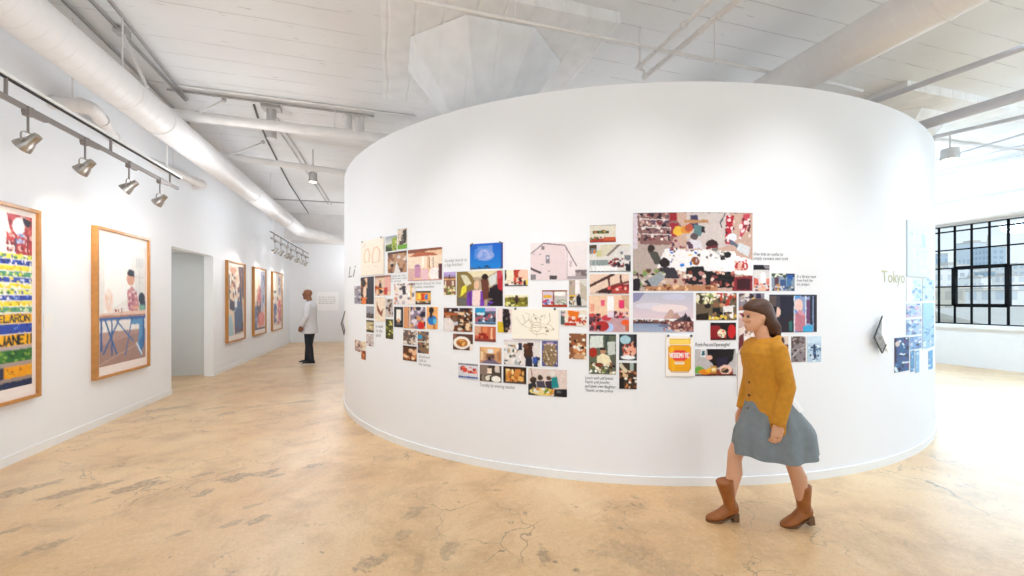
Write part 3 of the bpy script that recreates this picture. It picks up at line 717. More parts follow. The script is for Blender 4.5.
pr(366.6,334,373.6,346,'small pale print, lowest of three stacked at the left','B c8b8b4;S 0 0 100 100 18 16 6a5450 e8dcd8 9a7a70')
pr(355.2,340.3,360.8,351.3,'tiny brown print, left one of the lowest left trio','B b89a90;S 0 0 100 100 14 20 6a3c34 e8d0c0')
pr(361.4,341.6,365.8,349.6,'tiny yellowish print, right one of the lowest left trio','B e6cfa8;S 0 0 100 100 8 22 b88a50 f4e8d8')
pr(361.6,350.6,366,359.5,'tiny orange print, bottom one of the lowest left trio','B a85a30;S 0 0 100 100 10 22 e88a48 5a2c20')
pr(394.4,306.9,403.3,327.2,'black print of a doorway with a bright white opening','B 25242a;R 28 14 76 66 f4f0ea;E 50 66 16 10 d8a878;R 28 78 76 86 6a6468')
pr(404,306.9,425.6,328.8,'print of festival costumes with a red balloon','B 8a7a90;S 0 0 100 100 40 10 e8dce8 4a3c60 d8a070 2c2838 b890b8;R 0 0 24 100 d89868;E 80 82 16 16 d82820;R 28 0 34 100 e8c8a0')
pr(427,306.9,438,329,'print of a figure in bright blue against orange','B f0b068;E 50 60 40 22 2a78c0;E 44 16 22 14 241c20;R 30 26 54 50 3a2c30;E 74 64 16 12 60c0e8;R 60 78 80 100 c87838')
pr(403.6,330.3,416.9,344.7,'small print of a packed crowd above the bakery print','B 6a5c58;S 0 0 100 100 34 11 d8c8b8 2c2628 e8e0d8 9a7460')
pr(418,331.4,429,353.3,'tall print of shop stalls with a blue corner','B 8a6c50;S 0 0 100 100 28 13 2c2420 e8dcc8 b86a38 3c4c68;E 22 26 20 10 38a0d0;R 0 45 100 50 e8e0d8')
pr(403.3,346,416.9,360.8,'print of round loaves of bread on a shelf','B 5c3420;S 0 20 100 90 16 14 e8b890 f4dcb8 c87c48;R 0 0 100 10 2c1c18')
pr(470.2,243.3,503,268.8,'bright blue sky print with white cloud and dark rooftops','G 1f5fc8 1a84d8;S 15 10 70 65 30 9 3a78d0 6a96dc 4f8ad8;E 48 48 26 20 8aa4e0;E 44 36 14 12 a8b0e4;S 28 25 66 60 14 6 a4b4e8 7c9ce0;R 94 0 100 100 3a3c88;P 1c2c48 20 100 28 88 40 94 52 84 62 92 62 100;R 0 0 6 10 2c3050;R 0 92 60 100 3070a8',4)
pr(444,271.9,455.8,294.8,'upright print of a plaza with a palm under violet sky','G c8b4e4 9a8ac0 0 22;R 0 22 100 100 8a5c48;R 0 30 100 36 d8a878;P 2c2838 45 14 55 14 52 34 48 34;S 0 55 100 100 24 12 6a8a38 d8c060 3c3028 e8d8b0;R 10 40 22 60 e8d8c8;R 70 40 84 60 e8d8c8')
pr(457,271,503,306,'print of four people on a street, the woman in front in purple and pink','B b8a488;P 8a7440 0 0 30 0 45 40 30 75 0 100;P e8dcb8 24 0 90 0 68 18 38 18;P d8d4b8 10 10 24 12 34 36 22 44;P e8e040 14 44 24 38 22 60 8 74;R 2 76 26 100 6a6860;E 45 40 6 12 e8c0a0;P f8dcd8 34 56 56 54 56 100 34 100;P 7a3ab0 24 62 36 54 36 100 24 100;P 7a3ab0 54 56 62 60 62 100 52 100;E 63 18 7 9 2a1c18;P 6a3c30 54 24 70 26 72 78 60 84 56 50;P 241c24 72 50 88 38 100 50 100 100 68 100;P b82838 88 18 99 14 100 60 90 50;E 92 12 6 12 c84858;P d8dcd8 70 20 88 6 86 36 74 44;L 4a3428 2 30 60 32 100;S 68 64 80 100 4 4 6c3ab8 7a6a60')
pr(505,269.8,528,286,'sunlit print of a terrace at sunset with pink light','B e8d8b8;R 0 0 8 100 3c3428;R 8 0 38 60 f4ecd0;P b83c28 38 0 72 0 58 50 42 50;E 80 30 22 30 ffc8b0;S 40 45 80 90 14 7 c83838 5c2830 e86a58;R 0 92 100 100 4a4458;S 0 60 38 92 12 6 5c4c50 f4e8e0;E 86 80 6 16 3c2830;R 92 60 100 92 f0d040')
pr(505,294.8,528,306.6,'print of a lone tree on green meadows under pale sky','G f4f0d8 e8dca0 0 30;R 0 25 100 100 8a8430;S 0 20 100 60 20 7 4a4a20 a8a040 6a6428;E 52 40 8 34 4a3430;R 50 40 55 90 2c201c;S 0 60 100 95 12 9 c8c048 e8e4a0 5c5c20')
pr(444,308,472.6,331.5,'restaurant print of a cook in white beside hanging pots','B 6a3a20;R 0 0 100 16 2c1c1c;S 0 0 100 20 12 6 d8d8e0 8a4c30 3a2c38;P e8e0dc 2 45 22 40 40 64 36 100 2 100;E 16 34 9 11 c88c68;S 50 18 100 100 46 7 1c1414 e8c8a0 a05a30 4a3c30 d8d0c0;R 36 58 52 72 c8c8d0;E 40 48 8 12 7a5c48;R 0 22 50 32 b06030')
pr(475.3,308,495.9,324.3,'print of a blue train platform with a red stripe','B 5a6a80;R 0 0 50 50 2c98c8;R 50 0 100 20 c8b4dc;S 0 30 100 100 30 8 3c3850 b85c68 d8dce8 2c2c38;R 0 84 100 92 5c88b0;R 10 30 46 44 c8e8f0')
pr(474.9,326.4,495.9,341.6,'orange-red print of a dining room with red tables','B c86848;R 0 0 30 60 d8a888;R 76 10 84 100 f0c8a0;S 20 45 75 100 18 8 d82818 8a2018 f0704a;R 0 80 100 100 8a4038;R 40 0 60 40 e08858')
pr(497.8,308.6,511.6,332.5,'upright print of a dark vendor against a yellow wall','B f0dcd8;R 0 55 60 100 d8b828;P 1e1820 40 0 80 4 95 60 70 100 45 96 36 40;E 60 14 18 12 2c2024;S 40 20 90 90 8 8 4c3848 8a7060')
pr(512.5,308.8,559,339,'large cream sheet with a line drawing of jostling figures','B f8f1e2;L ccc4a0 1.1 10 28 20 50 34 62 44 66;L b5ab80 1.1 24 20 30 45 22 55 38 36 46 60;L ccc4a0 1.1 46 50 42 30 50 22 60 30 62 46 70 52;L b5ab80 1.1 48 46 60 44 64 62 58 74 44 72 42 58 48 46;L b5ab80 1.1 44 62 64 60;L b5ab80 1.1 46 54 60 54;L ccc4a0 1.1 72 50 82 52 90 66 84 70 74 60;L b5ab80 1.1 80 14 82 38 76 50;L ccc4a0 1.1 30 14 40 20 36 30;L b5ab80 1.1 38 70 52 84 68 80 76 84;L ccc4a0 1.1 54 72 54 90;L ccc4a0 1.1 66 24 72 20 70 34;S 26 14 74 44 10 2 b8ae90 9c9474;S 64 54 90 76 8 2 b8ae90 9c9474',2,'pinned_drawing')
pr(453.3,334,473,350,'print of a white plate of noodles and stew','B 5a3c30;E 45 55 42 38 f4ece0;E 46 55 28 24 b8702c;S 26 36 64 72 16 6 e8b868 8a4a20 d89040;R 84 60 100 100 f0e8e0;R 0 0 20 30 8a5c48')
pr(480,347.2,501.6,363.6,'print of a wood-panelled lobby looking down a hall','B c89870;P e8b880 0 0 100 0 70 40 30 40;R 36 14 64 36 e8ecf0;R 30 40 70 70 8a5c40;P 7a6a80 0 100 40 70 60 70 100 100;S 40 45 64 80 8 6 1c1c24 3c3848;R 4 30 18 80 e8c8a0;R 82 30 96 80 b87c50')
pr(504,340,540,366,'print of a woman in a brown coat leaning at a fish stall','B e6e0dc;S 0 20 50 96 40 5 8a7c78 f8f4f0 c8a060 5c6058 b0b8b8;P 4a2c20 58 14 78 14 82 60 66 80 56 60;R 42 12 52 40 2c3048;E 62 24 8 10 6a3c28;P 2c2838 62 60 78 60 80 100 60 100;S 80 60 100 100 10 6 3858a8 8a90a8 2c3454;R 0 0 100 8 d8ccd0;R 66 10 82 22 3c2420')
pr(542,341,558,366.3,'upright print of a heap of small shells or nuts on blue','B 5a5a90;E 50 55 44 46 8a7458;S 8 12 92 96 60 6 c8ac88 6a5038 e8d8c0 9a7c50;R 30 6 70 14 c8b0c8')
pr(458.6,363.6,478,379.3,'print of red prawns in a row on white','B d8d8e0;S 6 18 94 60 26 9 d84838 b83028 f08068 e8e4e4;R 0 80 100 90 3858a0;R 0 92 100 100 c8c8d8;R 0 0 100 12 8a8488')
pr(480,365.3,501.6,381.7,'print of a dim dining table with a white plate','B 4a3c34;R 0 0 40 60 8a7468;R 36 20 56 50 f0e0c8;E 75 80 20 18 f4f0e8;S 0 60 60 100 12 9 e8e0d0 2c2420 8a7c6c;R 70 0 90 40 d8ccc0')
pr(503.5,366.8,526.4,383.5,'print of golden pastries on a dark tray','B 3a2418;S 12 15 88 88 22 10 e8b060 d08840 f4d898 c87430;R 0 0 10 100 1c1814;R 0 88 100 100 5c4c48')
pr(528.4,369,567,396,'print of four people serving food at a long table, one in teal','B e0cfc6;E 14 44 9 12 3c2c24;P 2c3038 0 60 20 50 28 100 0 100;E 32 34 7 10 4a3428;P 4a4454 22 48 42 44 48 80 26 80;E 54 34 6 8 5c4030;P 3a3040 44 46 62 42 66 74 48 74;E 64 16 7 11 e8e0d8;P 1e8a8c 60 32 74 26 80 66 62 70;E 40 84 36 14 e8d088;S 10 70 70 96 24 5 f0c850 e8e8e0 6a8a30 d89038;P 1c1a1e 68 72 100 70 100 100 66 100;L 8a5c40 2 8 0 12 40;R 74 78 84 86 5c5c64')
pr(589.8,225,615.8,242.3,'topmost small print of a sideboard with three dark pictures above','B e0d8c8;R 12 34 74 50 3c4420;R 18 38 28 46 c87828;R 36 38 46 46 58782c;R 52 36 60 44 e8b848;S 44 28 60 38 4 4 5c3020;R 0 76 100 100 a83828;R 54 70 98 90 c85830;S 2 66 34 86 8 6 3c4820 8a7c50;R 38 68 46 74 3a3028;R 0 0 100 5 8a8478;R 0 96 100 100 5c2018')
pr(530.8,242,586.8,279.8,'large pale pink print of a barn house with a gambrel roof','B ece4e4;P e6d4d6 0 30 24 2 62 10 66 34 66 100 0 100;P efe2e4 62 10 80 60 84 100 66 100;L 7a6468 2 0 30 24 3 62 10 82 64;L a09094 1 62 10 66 34 66 98;R 20 10 26 20 8a8088;R 28 34 35 56 8c848c;R 30 38 33 44 e0e0e8;R 70 50 74 66 c8b8bc;R 35 88 48 98 4c4448;L 5c4c50 4 0 68 18 80;P 8a8488 0 84 10 84 10 98 0 98;S 80 74 100 92 16 5 5c4c4c a89898 7c6c70;R 66 90 100 98 a89ca0;S 0 30 24 60 4 2 a89ca0;R 32 74 36 78 b8a8ac')
pr(589.4,244.5,630.6,271.8,'print of a bright attic workshop with a long white table','B e0dcd8;P d8d0b8 30 0 100 0 100 6 60 8 36 44 20 44;P 8a7a70 40 40 70 0 78 0 46 44;R 0 0 18 30 4c3c20;S 0 14 20 34 10 5 d87828 2c4c38 6a8a98;R 18 22 30 44 c8c890;S 44 50 84 84 34 4 2c2830 c83838 e8e0e0 5c4c50 8a2028;P f4f4f4 8 72 70 84 66 98 0 98;R 2 56 46 76 8c9898;L c8ccd0 1.5 6 56 6 92;L c8ccd0 1.5 16 56 16 92;S 84 40 100 96 12 6 24242c 7a7c84;E 78 32 4 6 7c8488;R 0 96 100 100 7c7c80')
pr(589.8,274,629,294,'print of red timber beams under an attic roof','B ecd0bc;L 4c2824 7 0 60 60 4;L 5c2c28 5 48 12 50 60;L 5c2c28 5 78 10 80 60;L 7c3830 6 100 40 56 60;P 8c2028 46 64 100 50 100 80 50 80;P 3c2020 12 92 46 64 60 80 60 96;R 56 76 100 98 b84438;S 46 62 96 82 8 4 e85c58 f0d0c0;R 0 96 100 100 b89c90')
pr(542.2,290.2,567.2,307,'print of a shelf of books in an orange-brown bookcase','B b86038;R 4 10 46 90 d8cce0;R 50 10 98 90 c8c4c0;R 6 28 40 46 e8b030;R 48 12 90 34 f4f0ec;S 2 54 44 84 22 5 7c8ccc c83868 f0e8e8 4c5c90;S 46 54 94 84 22 5 5c7c78 e8e0d0 98a888 b8b4b0;R 0 84 100 100 a83c20;R 44 0 48 84 7c3820;R 0 0 100 9 8c4c30')
pr(569,280,586.8,307,'upright print of a narrow lane with a person dressed in black','B d8d4cc;P b8a898 0 0 36 0 36 60 0 70;P c4b8a8 60 8 100 30 100 80 66 66;R 36 0 60 50 f4f0f0;E 54 72 14 16 1c1c24;P 1c1c24 42 72 68 70 70 96 44 96;E 56 58 7 6 3c2c28;R 4 56 40 62 e8b828;S 0 60 36 92 12 8 5c5c6c a88848 2c2c38;R 0 94 100 100 98948c;E 12 12 5 6 7c7c84')
pr(560.8,309.9,586.5,326,'print of an orange kitchen door with people cooking','B e8dccc;P e87818 28 4 72 12 66 70 34 70;S 30 40 56 76 14 6 f4dcc8 c8402c 8c4c38;R 0 28 16 90 4c5858;E 84 42 14 14 f0f0ec;S 60 46 100 90 18 6 d84828 e8e0d8 8c2c20;R 16 78 60 96 b83428;S 0 10 20 40 6 8 e8b8b8 7c8890')
pr(589,295.2,629,331.8,'print of a pink room with red sofas and a bright window','B f0ccae;P d8b090 80 0 100 0 100 40 86 30;R 46 4 62 42 f8f8fc;R 30 14 40 30 e85c78;R 74 14 88 36 e0386c;R 4 24 14 44 e8a088;P c8a0a8 0 70 60 50 100 60 100 100 0 100;E 48 88 14 12 b8ccf4;E 34 84 16 14 b02c2c;E 14 66 14 10 3c2830;E 44 62 12 8 c83c48;S 0 50 30 96 20 6 2c1c24 5c3c48 c85050;S 62 44 96 62 16 5 5c2c3c c84858 e8b8b8;E 90 74 10 8 e85c28;R 90 80 100 96 c87050;R 46 44 62 60 e8d8e8')
pr(569.2,333.5,586.4,359,'upright print of bowls of soup and wooden bread boards','B 8c5838;E 60 60 34 22 c88048;E 62 56 20 12 e8e0c8;E 64 56 8 6 3c4c30;S 0 0 100 100 30 8 e8d0a0 3c1c14 b85c28 f0e8d8;E 58 88 30 10 c89870')
pr(589,334.2,616,374.1,'upright print of a seated cook in a white shirt behind plates of food','B 5c6450;P dce4dc 6 6 52 4 52 34 4 36;R 60 0 74 34 3c4c48;P c8d0c8 68 20 96 18 96 50 70 52;E 16 46 15 12 a82c18;E 52 42 11 9 b88868;P 241c1c 42 34 62 34 62 40 42 40;P f0e4c0 30 56 50 48 74 54 84 72 60 80 30 74;S 2 70 98 98 60 5 f0ead0 241c18 8c5c38 d8ccb0 7c8c40 fafaf4;E 38 76 16 5 7c3c20;R 84 50 100 76 5c5c50;R 0 0 100 4 2c302c')
pr(619.2,334.2,636.7,360.2,'upright print of red meat on a white plate','B 303840;E 35 22 30 16 a8ccd8;P e8a890 20 80 60 40 90 20 96 70 70 92;S 20 34 90 84 22 7 c84028 f0c8b0 8c2018 e87858;E 50 88 40 8 f0f0f0;R 80 0 100 50 241c20')
pr(619.2,362.8,636.7,388.9,'upright print of a busy worktop, lowest of the right-hand food prints','B 3c3020;P d8ccb0 10 0 50 30 40 40 0 14;R 60 0 80 30 a8b8b0;S 0 30 100 96 30 9 e0b890 f8f0e4 241810 c87c50 8c4c30;P 140e0c 0 60 26 56 30 100 0 100;R 60 94 100 100 140e0c')
pr(633,212.4,752.2,290.8,'biggest print, a library workshop table seen from above with people around it','B c8a898;P b8a8a0 0 40 16 34 30 30 30 60 20 70 10 100 0 100;P ccc0bc 44 0 80 0 84 40 60 50 44 34;P 8c6460 2 0 30 0 40 18 30 42 6 40;S 2 0 34 36 110 1.5 3c2830 e8dcd8 7c2c38 5c4860 c8a8a0 241c28;L e0d4d0 .8 2 8 32 10;L e0d4d0 .8 4 18 34 20;L e0d4d0 .8 5 27 35 29;L 7c5450 1.2 4 2 8 38;R 0 0 4 46 d8ccd8;P 98202c 30 0 36 0 36 10 30 12;P a02838 30 14 38 14 36 32 32 30;E 37 24 4 6 e8b840;E 44 22 5 5 d89038;P f0ecec 26 46 84 50 92 76 46 76 20 70;P f4f2f4 56 46 100 60 100 80 80 78;P 443c5c 47 4 53 4 54 20 46 22;E 46 20 3.4 5 b85838;P 5c7c80 50 16 58 18 56 30 50 32;R 42 10 62 14 b8885c;R 56 18 59 26 2c2028;L 4c4c54 1 76 2 72 14 73 20;E 50 31 3 4.5 5c4c50;P d8d4dc 45 36 55 36 57 46 44 46;E 65 40 5 5 341c1c;P 6c2028 60 44 70 42 70 48 60 47;P b82434 77 4 84 4 82 20 80 40 76 40;P c84858 92 2 98 2 94 24 88 36 90 10;S 76 4 84 38 20 1.3 f0d8d8 5c1820;S 88 4 98 34 22 1.3 f0dcdc 6c2028;E 82 32 4 5 e8e8f0;P 60687c 80 34 88 42 87 46 80 40;P d8dce0 88 38 98 44 96 56 86 48;E 15 46 3 5 342420;P 4c4c44 13 50 20 50 24 66 18 66;E 26 64 4.2 6.5 28181c;P 343038 22 70 34 70 38 84 22 84;E 51 62 3.6 5.4 8c4c34;P 181418 44 70 58 68 60 92 42 92;P 14100f 58 74 84 76 84 96 58 96;P 8c2c34 84 82 100 80 100 100 82 100;R 86 84 98 98 3c1018;S 30 42 60 68 14 1.4 e8c040 2c6cc8 b8b0b8 5c5050;E 40 67 2 2 2c80d8;E 78 54 3 4 1c181c;E 74 58 2 3 2c2428;S 60 46 76 60 16 1.6 c8c8c8 e8e0d8 7c7470;E 90 68 6 6 b83838;S 84 60 98 74 14 1.6 d85050 e8b8a8 f0e0e0;S 0 72 30 96 50 2 5c4038 d8c8c0 7c9858 342c30 b89858;P 98a0a8 12 86 22 76 26 82 18 98;S 30 74 60 96 30 1.6 e8dcd0 7c3830 b8807c;S 64 74 84 96 30 1.6 e8c8b8 7c3838 c87868 242024;P b88460 10 94 70 92 70 100 10 100;S 8 92 70 100 22 1.4 e8c098 7c4028;P 241c24 0 84 6 84 6 100 0 100;S 30 34 50 50 14 1.8 8c4858 c8a0a8 5c3c50;R 0 0 100 1 5c4c4c')
pr(753.2,265,769,291,'upright print of a red and white room beside the biggest print','B e0dcdc;R 0 0 100 20 1c1824;P 8c8890 60 2 96 2 96 18 70 14;E 60 50 16 24 f8f8fc;P d86858 2 48 30 54 36 78 2 78;P e08070 78 52 100 50 100 78 80 76;S 0 70 100 100 20 10 2c1c24 a84048 e8a890;R 30 86 78 100 e8b8a0')
pr(771.4,273.5,794.3,291,'print of people under dark blue trees at right of the biggest print','B 8c9cb0;R 0 0 100 20 2c3c58;S 0 0 60 30 14 8 5c7048 e8ecd8 38503c;R 66 10 90 40 2858a8;P 3c5888 36 36 60 34 62 90 38 90;R 12 24 30 90 5c3c48;R 64 30 84 84 4878a8;S 10 60 36 100 10 7 e8c070 c88850;S 0 70 100 100 20 6 c8ccd4 5c6458 34405c')
pr(633,292.7,693.3,332,'wide print of a harbour skyline with sail-shaped roofs at dusk','G b8bccc e0ccd4 0 66;E 30 34 26 8 d8d4e0;E 68 12 20 8 c8c8dc;E 60 40 30 10 ecdcdc;P 8c8cb0 0 0 20 0 10 20 0 26;R 0 72 100 78 4c3038;S 0 68 60 76 30 2.5 3c2830 8c6050 5c4038;P c8a498 50 66 60 44 64 42 74 66;P b8948c 62 66 72 50 80 66;P 38303c 74 74 84 56 86 50 92 66 94 74;P 4c4450 66 72 84 58 80 74;P 241e28 86 74 92 58 98 74;G 8898b4 a4b0c8 78 100;P 7c4848 50 72 100 72 100 98 70 96 44 84;S 50 74 100 98 50 2.5 c89080 4c2c34 e8c8b8 8c5850;R 42 80 60 86 6c7894')
pr(696,293,736.3,320,'print of a crowded bright kitchen workshop with white plates','B 6c5c48;S 0 0 50 40 40 5 f0e8b8 8c9c58 342c20 e8e0d0;S 50 0 100 50 40 5 b83828 e8e4e0 3c3828 c89870;E 28 48 8 9 1c1414;E 48 44 6 9 8c5c40;P 1c1818 40 56 58 54 60 78 40 80;P e8e4e0 66 50 90 46 92 84 66 82;E 12 90 16 12 7c3820;S 30 70 100 98 34 5 f4f0e8 e8c850 14100e 8c6848;P 241810 0 80 30 72 30 98 0 98')
pr(710.3,322.6,735.7,340,'print of a fist and a strawberry-like red fruit on black','B 180c0c;E 82 50 16 38 c81c20;P 8c1820 0 20 30 16 44 40 40 90 0 90;E 44 60 16 22 f0e0c0;S 30 42 60 84 10 6 e8503c f8f0e0 b8a080;R 0 92 100 100 5c1c1c')
pr(695,349,735.7,375.7,'print of dark figure behind a yellow jar and a burger','B c0bcbc;R 14 2 26 30 e8e8ec;R 16 8 24 24 2c6870;P 140e12 28 0 96 0 92 40 76 64 50 70 32 40;E 34 32 8 8 e8b8a8;P 241c38 52 36 80 30 76 66 54 66;E 10 78 12 14 6cb048;R 20 74 100 100 8c3c28;E 24 84 16 10 e88c20;E 34 78 8 8 f0b828;R 38 62 52 90 c89038;R 40 70 50 82 f4e0a8;E 74 76 15 17 f0c8b8;E 72 80 10 9 34201c;L d8b078 2 62 82 80 70;R 92 66 100 98 c8c4c4;R 0 94 100 100 4c2018')
pr(665.4,335.7,692.7,375.9,'clipped poster of a yellow spread jar with a red lozenge label','B f7f2ea;R 14 8 88 22 f4c83c;R 16 10 84 20 f8d868;L c8a040 1 14 8 88 8;L b87c20 1.6 14 24 88 24;P f0a818 10 28 18 24 82 24 90 28 90 80 82 88 20 88 10 80;P f8b820 16 30 30 26 34 84 22 84;L 98702c 2 10 28 10 80 20 88 82 88 90 80 90 28;P e8483c 12 48 34 36 66 36 90 48 66 62 34 62;T f8f4f0 3.2 15 43.5 6.6 10 VEGEMITE;R 32 64 66 70 f4e8d0;L b03020 1.5 36 67 62 67;L c8a060 2 20 90 82 90',2,'pinned_poster')
pr(738.6,293.3,764,310.3,'print of a person with a blue ball above a table','B 8c8490;E 46 62 14 20 1c3cb8;P e8c070 44 20 60 26 72 56 54 50;E 48 18 10 14 34242c;R 66 0 86 60 342c48;R 0 76 100 100 a87058;S 0 0 40 50 14 8 e8e0dc 5c4c58 b8a898;R 86 40 100 80 e8b8a0')
pr(738.5,313,775,352,'large print with pink paper and sketches behind the walking woman','B e8d4cc;P 8c3840 0 0 100 0 100 6 14 16;P c8a8a0 0 14 30 8 14 34 0 40;P 6c2c30 0 60 14 50 14 80 0 96;S 14 30 60 74 50 4 f4ece8 8c6c60 d8b8ac 5c4440;L 7c5c54 1.5 16 30 60 20 90 30;P f0c8b0 40 80 70 60 80 84 50 100',0)
pr(737,353,772,396,'tall cream sheet with a long curling pencil line behind the walking woman','B ece2dc;L 8c7c78 1.5 90 22 60 10 34 12 20 26 26 50 30 62 20 72;L 8c7c78 1.5 90 34 56 24 40 34 44 60;L 4c4448 1.5 38 82 28 80 26 86 34 92 44 90;L 4c4448 1.5 28 86 46 86',2,'pinned_drawing')
pr(769,294.6,816.4,332.3,'wide print of a dark-haired woman and a person in pink at a train door','B 3c3848;P 5c4c48 0 4 14 4 12 100 0 100;R 22 4 50 100 1c1c30;E 14 46 9 14 e8c0b0;P 140e14 4 30 16 32 12 70 6 90;P 281c28 12 66 34 58 48 50 50 66 36 100 8 100;R 40 70 46 96 2c6864;R 50 4 66 98 5c9cd8;R 62 6 96 98 90a0c8;R 92 4 100 98 241c28;E 60 28 9 16 f0c8c0;P c07888 50 54 62 40 74 56 74 84 66 98 50 96;P d898a8 56 44 68 42 74 56 62 54;R 76 14 88 76 6c3c68;R 84 6 90 80 1c2838;P 38a8d8 70 84 90 80 90 98 68 98;R 50 4 52 98 e8ecf4;R 74 4 76 80 dce8f4')
pr(777,336.3,788,352.5,'small print of a brown shop interior just right of the walking woman','B d8c8bc;R 0 50 100 80 6c3424;E 46 30 18 24 4c2c24;R 0 84 100 100 e8d8cc')
pr(777,354.5,788,373,'small red-brown print under the brown shop interior print','B b87868;E 60 64 26 18 f0d8d0;R 0 0 100 30 8c4c3c;R 0 80 100 100 8c4c3c')
pr(791,336.3,805.2,362,'upright print of a brown tree with grey branches','B 8c8084;P 5c4848 0 0 60 0 50 30 0 40;S 0 0 100 100 34 9 5c4c48 c8c4c8 7c7478 3c3030 a89c98;L d8d4d8 4 10 80 50 50 90 44')
pr(807,336.3,820.7,362,'upright blue-and-white print of a windmill-like tower, rightmost of its row','B b8d0e4;R 0 0 100 26 d0e4f4;P 1c3860 40 34 56 30 64 84 40 90;S 10 36 96 90 34 7 28507c e8f4fc 5c88b0 142c48;R 40 90 60 100 d8e8f4')
pr(906,222.5,929,277,'tall pale blue drawing sheet with dark specks, highest print at the right edge','B cfe6f6;S 10 8 90 90 18 4 9cb4d0 e8f4fc b0cce4;S 14 20 80 70 12 2.2 2c3c68 4c6c98;P a8c8e8 50 24 66 20 70 44 54 46;L 88a8c8 1 60 10 62 40 66 80;L e8f4fc 2 20 10 24 90',0,'pinned_drawing')
BL = '7cacd8 e4f2fc a4c8e8 5c88bc c8d0ec'
pr(906,279,921,301,'pale bluish print directly under the tall blue drawing','B c8dcf0;R 0 0 36 100 eef2fa;S 30 10 100 100 22 12 '+BL)
pr(922.3,279,933.5,300.5,'faint bluish print at the very right edge beside the first pale bluish one','B c0dcf0;S 0 0 100 100 20 14 '+BL)
pr(906,303.5,921,317,'pale lilac-blue print, second below the tall blue drawing','B c4d0e8;S 0 0 100 100 24 12 '+BL+' d8b8d0')
pr(922.3,303,933.5,348,'tall pale blue print at the very right edge','B a0ccea;S 0 30 100 100 26 12 '+BL)
pr(906,319.4,921,334.5,'pale blue print, third below the tall blue drawing','B b0cce8;S 0 0 100 100 26 12 '+BL+' 8c80b0')
pr(894,337.5,908.5,371.5,'dark blue and violet print, the darkest one in the right-hand group','B 38588c;S 0 0 100 100 46 11 142038 7ca8d8 5c3c78 e0f0fc 286898 18284c;R 0 0 14 70 241c48;E 20 18 14 8 d8c8c0')
pr(909.5,336.5,921,349,'small bluish print right of the dark violet one, upper','B 7ca0d0;S 0 0 100 100 22 14 '+BL+' 38486c')
pr(910,350.5,914,371.5,'narrow blue strip print, left of the two lowest strips','B 5c98c8;S 0 0 100 100 12 20 '+BL+' 28486c')
pr(915,350.5,918.8,372.5,'narrow pale strip print, right of the two lowest strips','B 88b8e0;S 0 0 100 100 12 20 '+BL)
pr(928,350.5,932.3,369.5,'narrow bright blue strip print by the wall edge','B 60a8dc;S 0 0 100 100 8 20 '+BL)
for k, (u0, v0, u1, v1, label, spec, clips, name) in enumerate(PR):
    lift = {'pinned_drawing': .012, 'pinned_poster': .012}.get(name, .004)
    f, tm, (Z0, Z1) = on_wall(u0, u1, v0, v1, lift)
    org = (*ell(tm, 0), (Z0+Z1)/2)
    o = ink_sheet(name, spec, f, u1-u0, (v1-v0), M_INK, k, origin=org, organic=(0 if name != 'photo_print' else .2 if any(w_ in label for w_ in ('barn', 'harbour', 'blue sky')) else .5))
    tag(o, label, 'drawing' if name == 'pinned_drawing' else 'poster' if name == 'pinned_poster' else 'photo print', 'prints pinned to the curved wall')
    if clips:
        for a_, b_ in ((.08, .0), (.92, .0), (.06, .97), (.94, .97))[:clips]:
            x, y, z = f(a_, b_, 1.6); x2, y2, _ = f(a_, b_, 0)
            sc_ = .011
            MB().tube([(x2, y2, z), (x, y, z)], [sc_*.5, sc_], 10).build('pin', M_CLIP, o)
# handwriting drawn straight on the curved wall
def wall_text(txt, u0, v0, u1, v1, label, m, shear=.25, parent=curved):
    cu = bpy.data.curves.new('handwriting', 'FONT'); cu.body = txt; cu.size = 1; cu.shear = shear; cu.space_line = .95
    cu.resolution_u = 2
    tmp = bpy.data.objects.new('handwriting', cu); COL.objects.link(tmp)
    dg = bpy.context.evaluated_depsgraph_get(); me = bpy.data.meshes.new_from_object(tmp.evaluated_get(dg))
    bpy.data.objects.remove(tmp); 
    xs = [v.co.x for v in me.vertices]; ys = [v.co.y for v in me.vertices]
    x0, x1, y0, y1 = min(xs), max(xs), min(ys), max(ys)
    f, tm, (Z0, Z1) = on_wall(u0, u1, v0, v1, .0015)
    rnd = random.Random(len(txt))
    for v in me.vertices:
        a = (v.co.x-x0)/(x1-x0); b = (y1-v.co.y)/(y1-y0)
        b += .012*math.sin(a*37+b*9)
        v.co = f(a, b, 1)
    o = link('handwriting', me, m, parent); o['label'] = label
    return o
wall_text('Lunch with old friend\nKelvin and Jennifer,\nand their own daughter\nYasmin, at the colony', 585, 376.5, 616, 393, 'four handwritten lines under the seated cook print', M_PEN)
wall_text('Purple Pots and Paperweights!', 695, 342.5, 730, 347.5, 'one handwritten line above the yellow jar print', M_PEN)
wall_text('Give kids an outlet to\nsimply connect over craft', 753, 252.5, 788, 261, 'two handwritten lines right of the biggest print', M_PEN)
wall_text('In a library meet\nlove from her\nart project', 796.5, 275, 816, 286.5, 'three handwritten lines at the upper right', M_PEN)
wall_text('Sunday lunch in\na big kitchen', 444.5, 258.5, 467, 267, 'faint handwriting left of the blue sky print', M_PENL)
wall_text('Tuesday by evening market', 480, 384, 515, 389, 'faint handwritten line under the dim dining table print', M_PENL)
wall_text('fresh food in the\nplaza market', 415, 282, 441, 288.5, 'faint handwriting under the orange canopy print', M_PENL)
wall_text('made by the\nold town hall\nin spring', 391, 274.5, 407, 282.5, 'faint handwriting left of the orange canopy print', M_PENL)
wall_text('bread and\nrolls at\nthe market', 419, 355.5, 431, 366, 'faint handwriting under the shop stalls print', M_PENL)
wall_text('a walk\nin the\npark', 376, 324.5, 383.5, 338, 'faint handwriting under the leaf print', M_PENL)
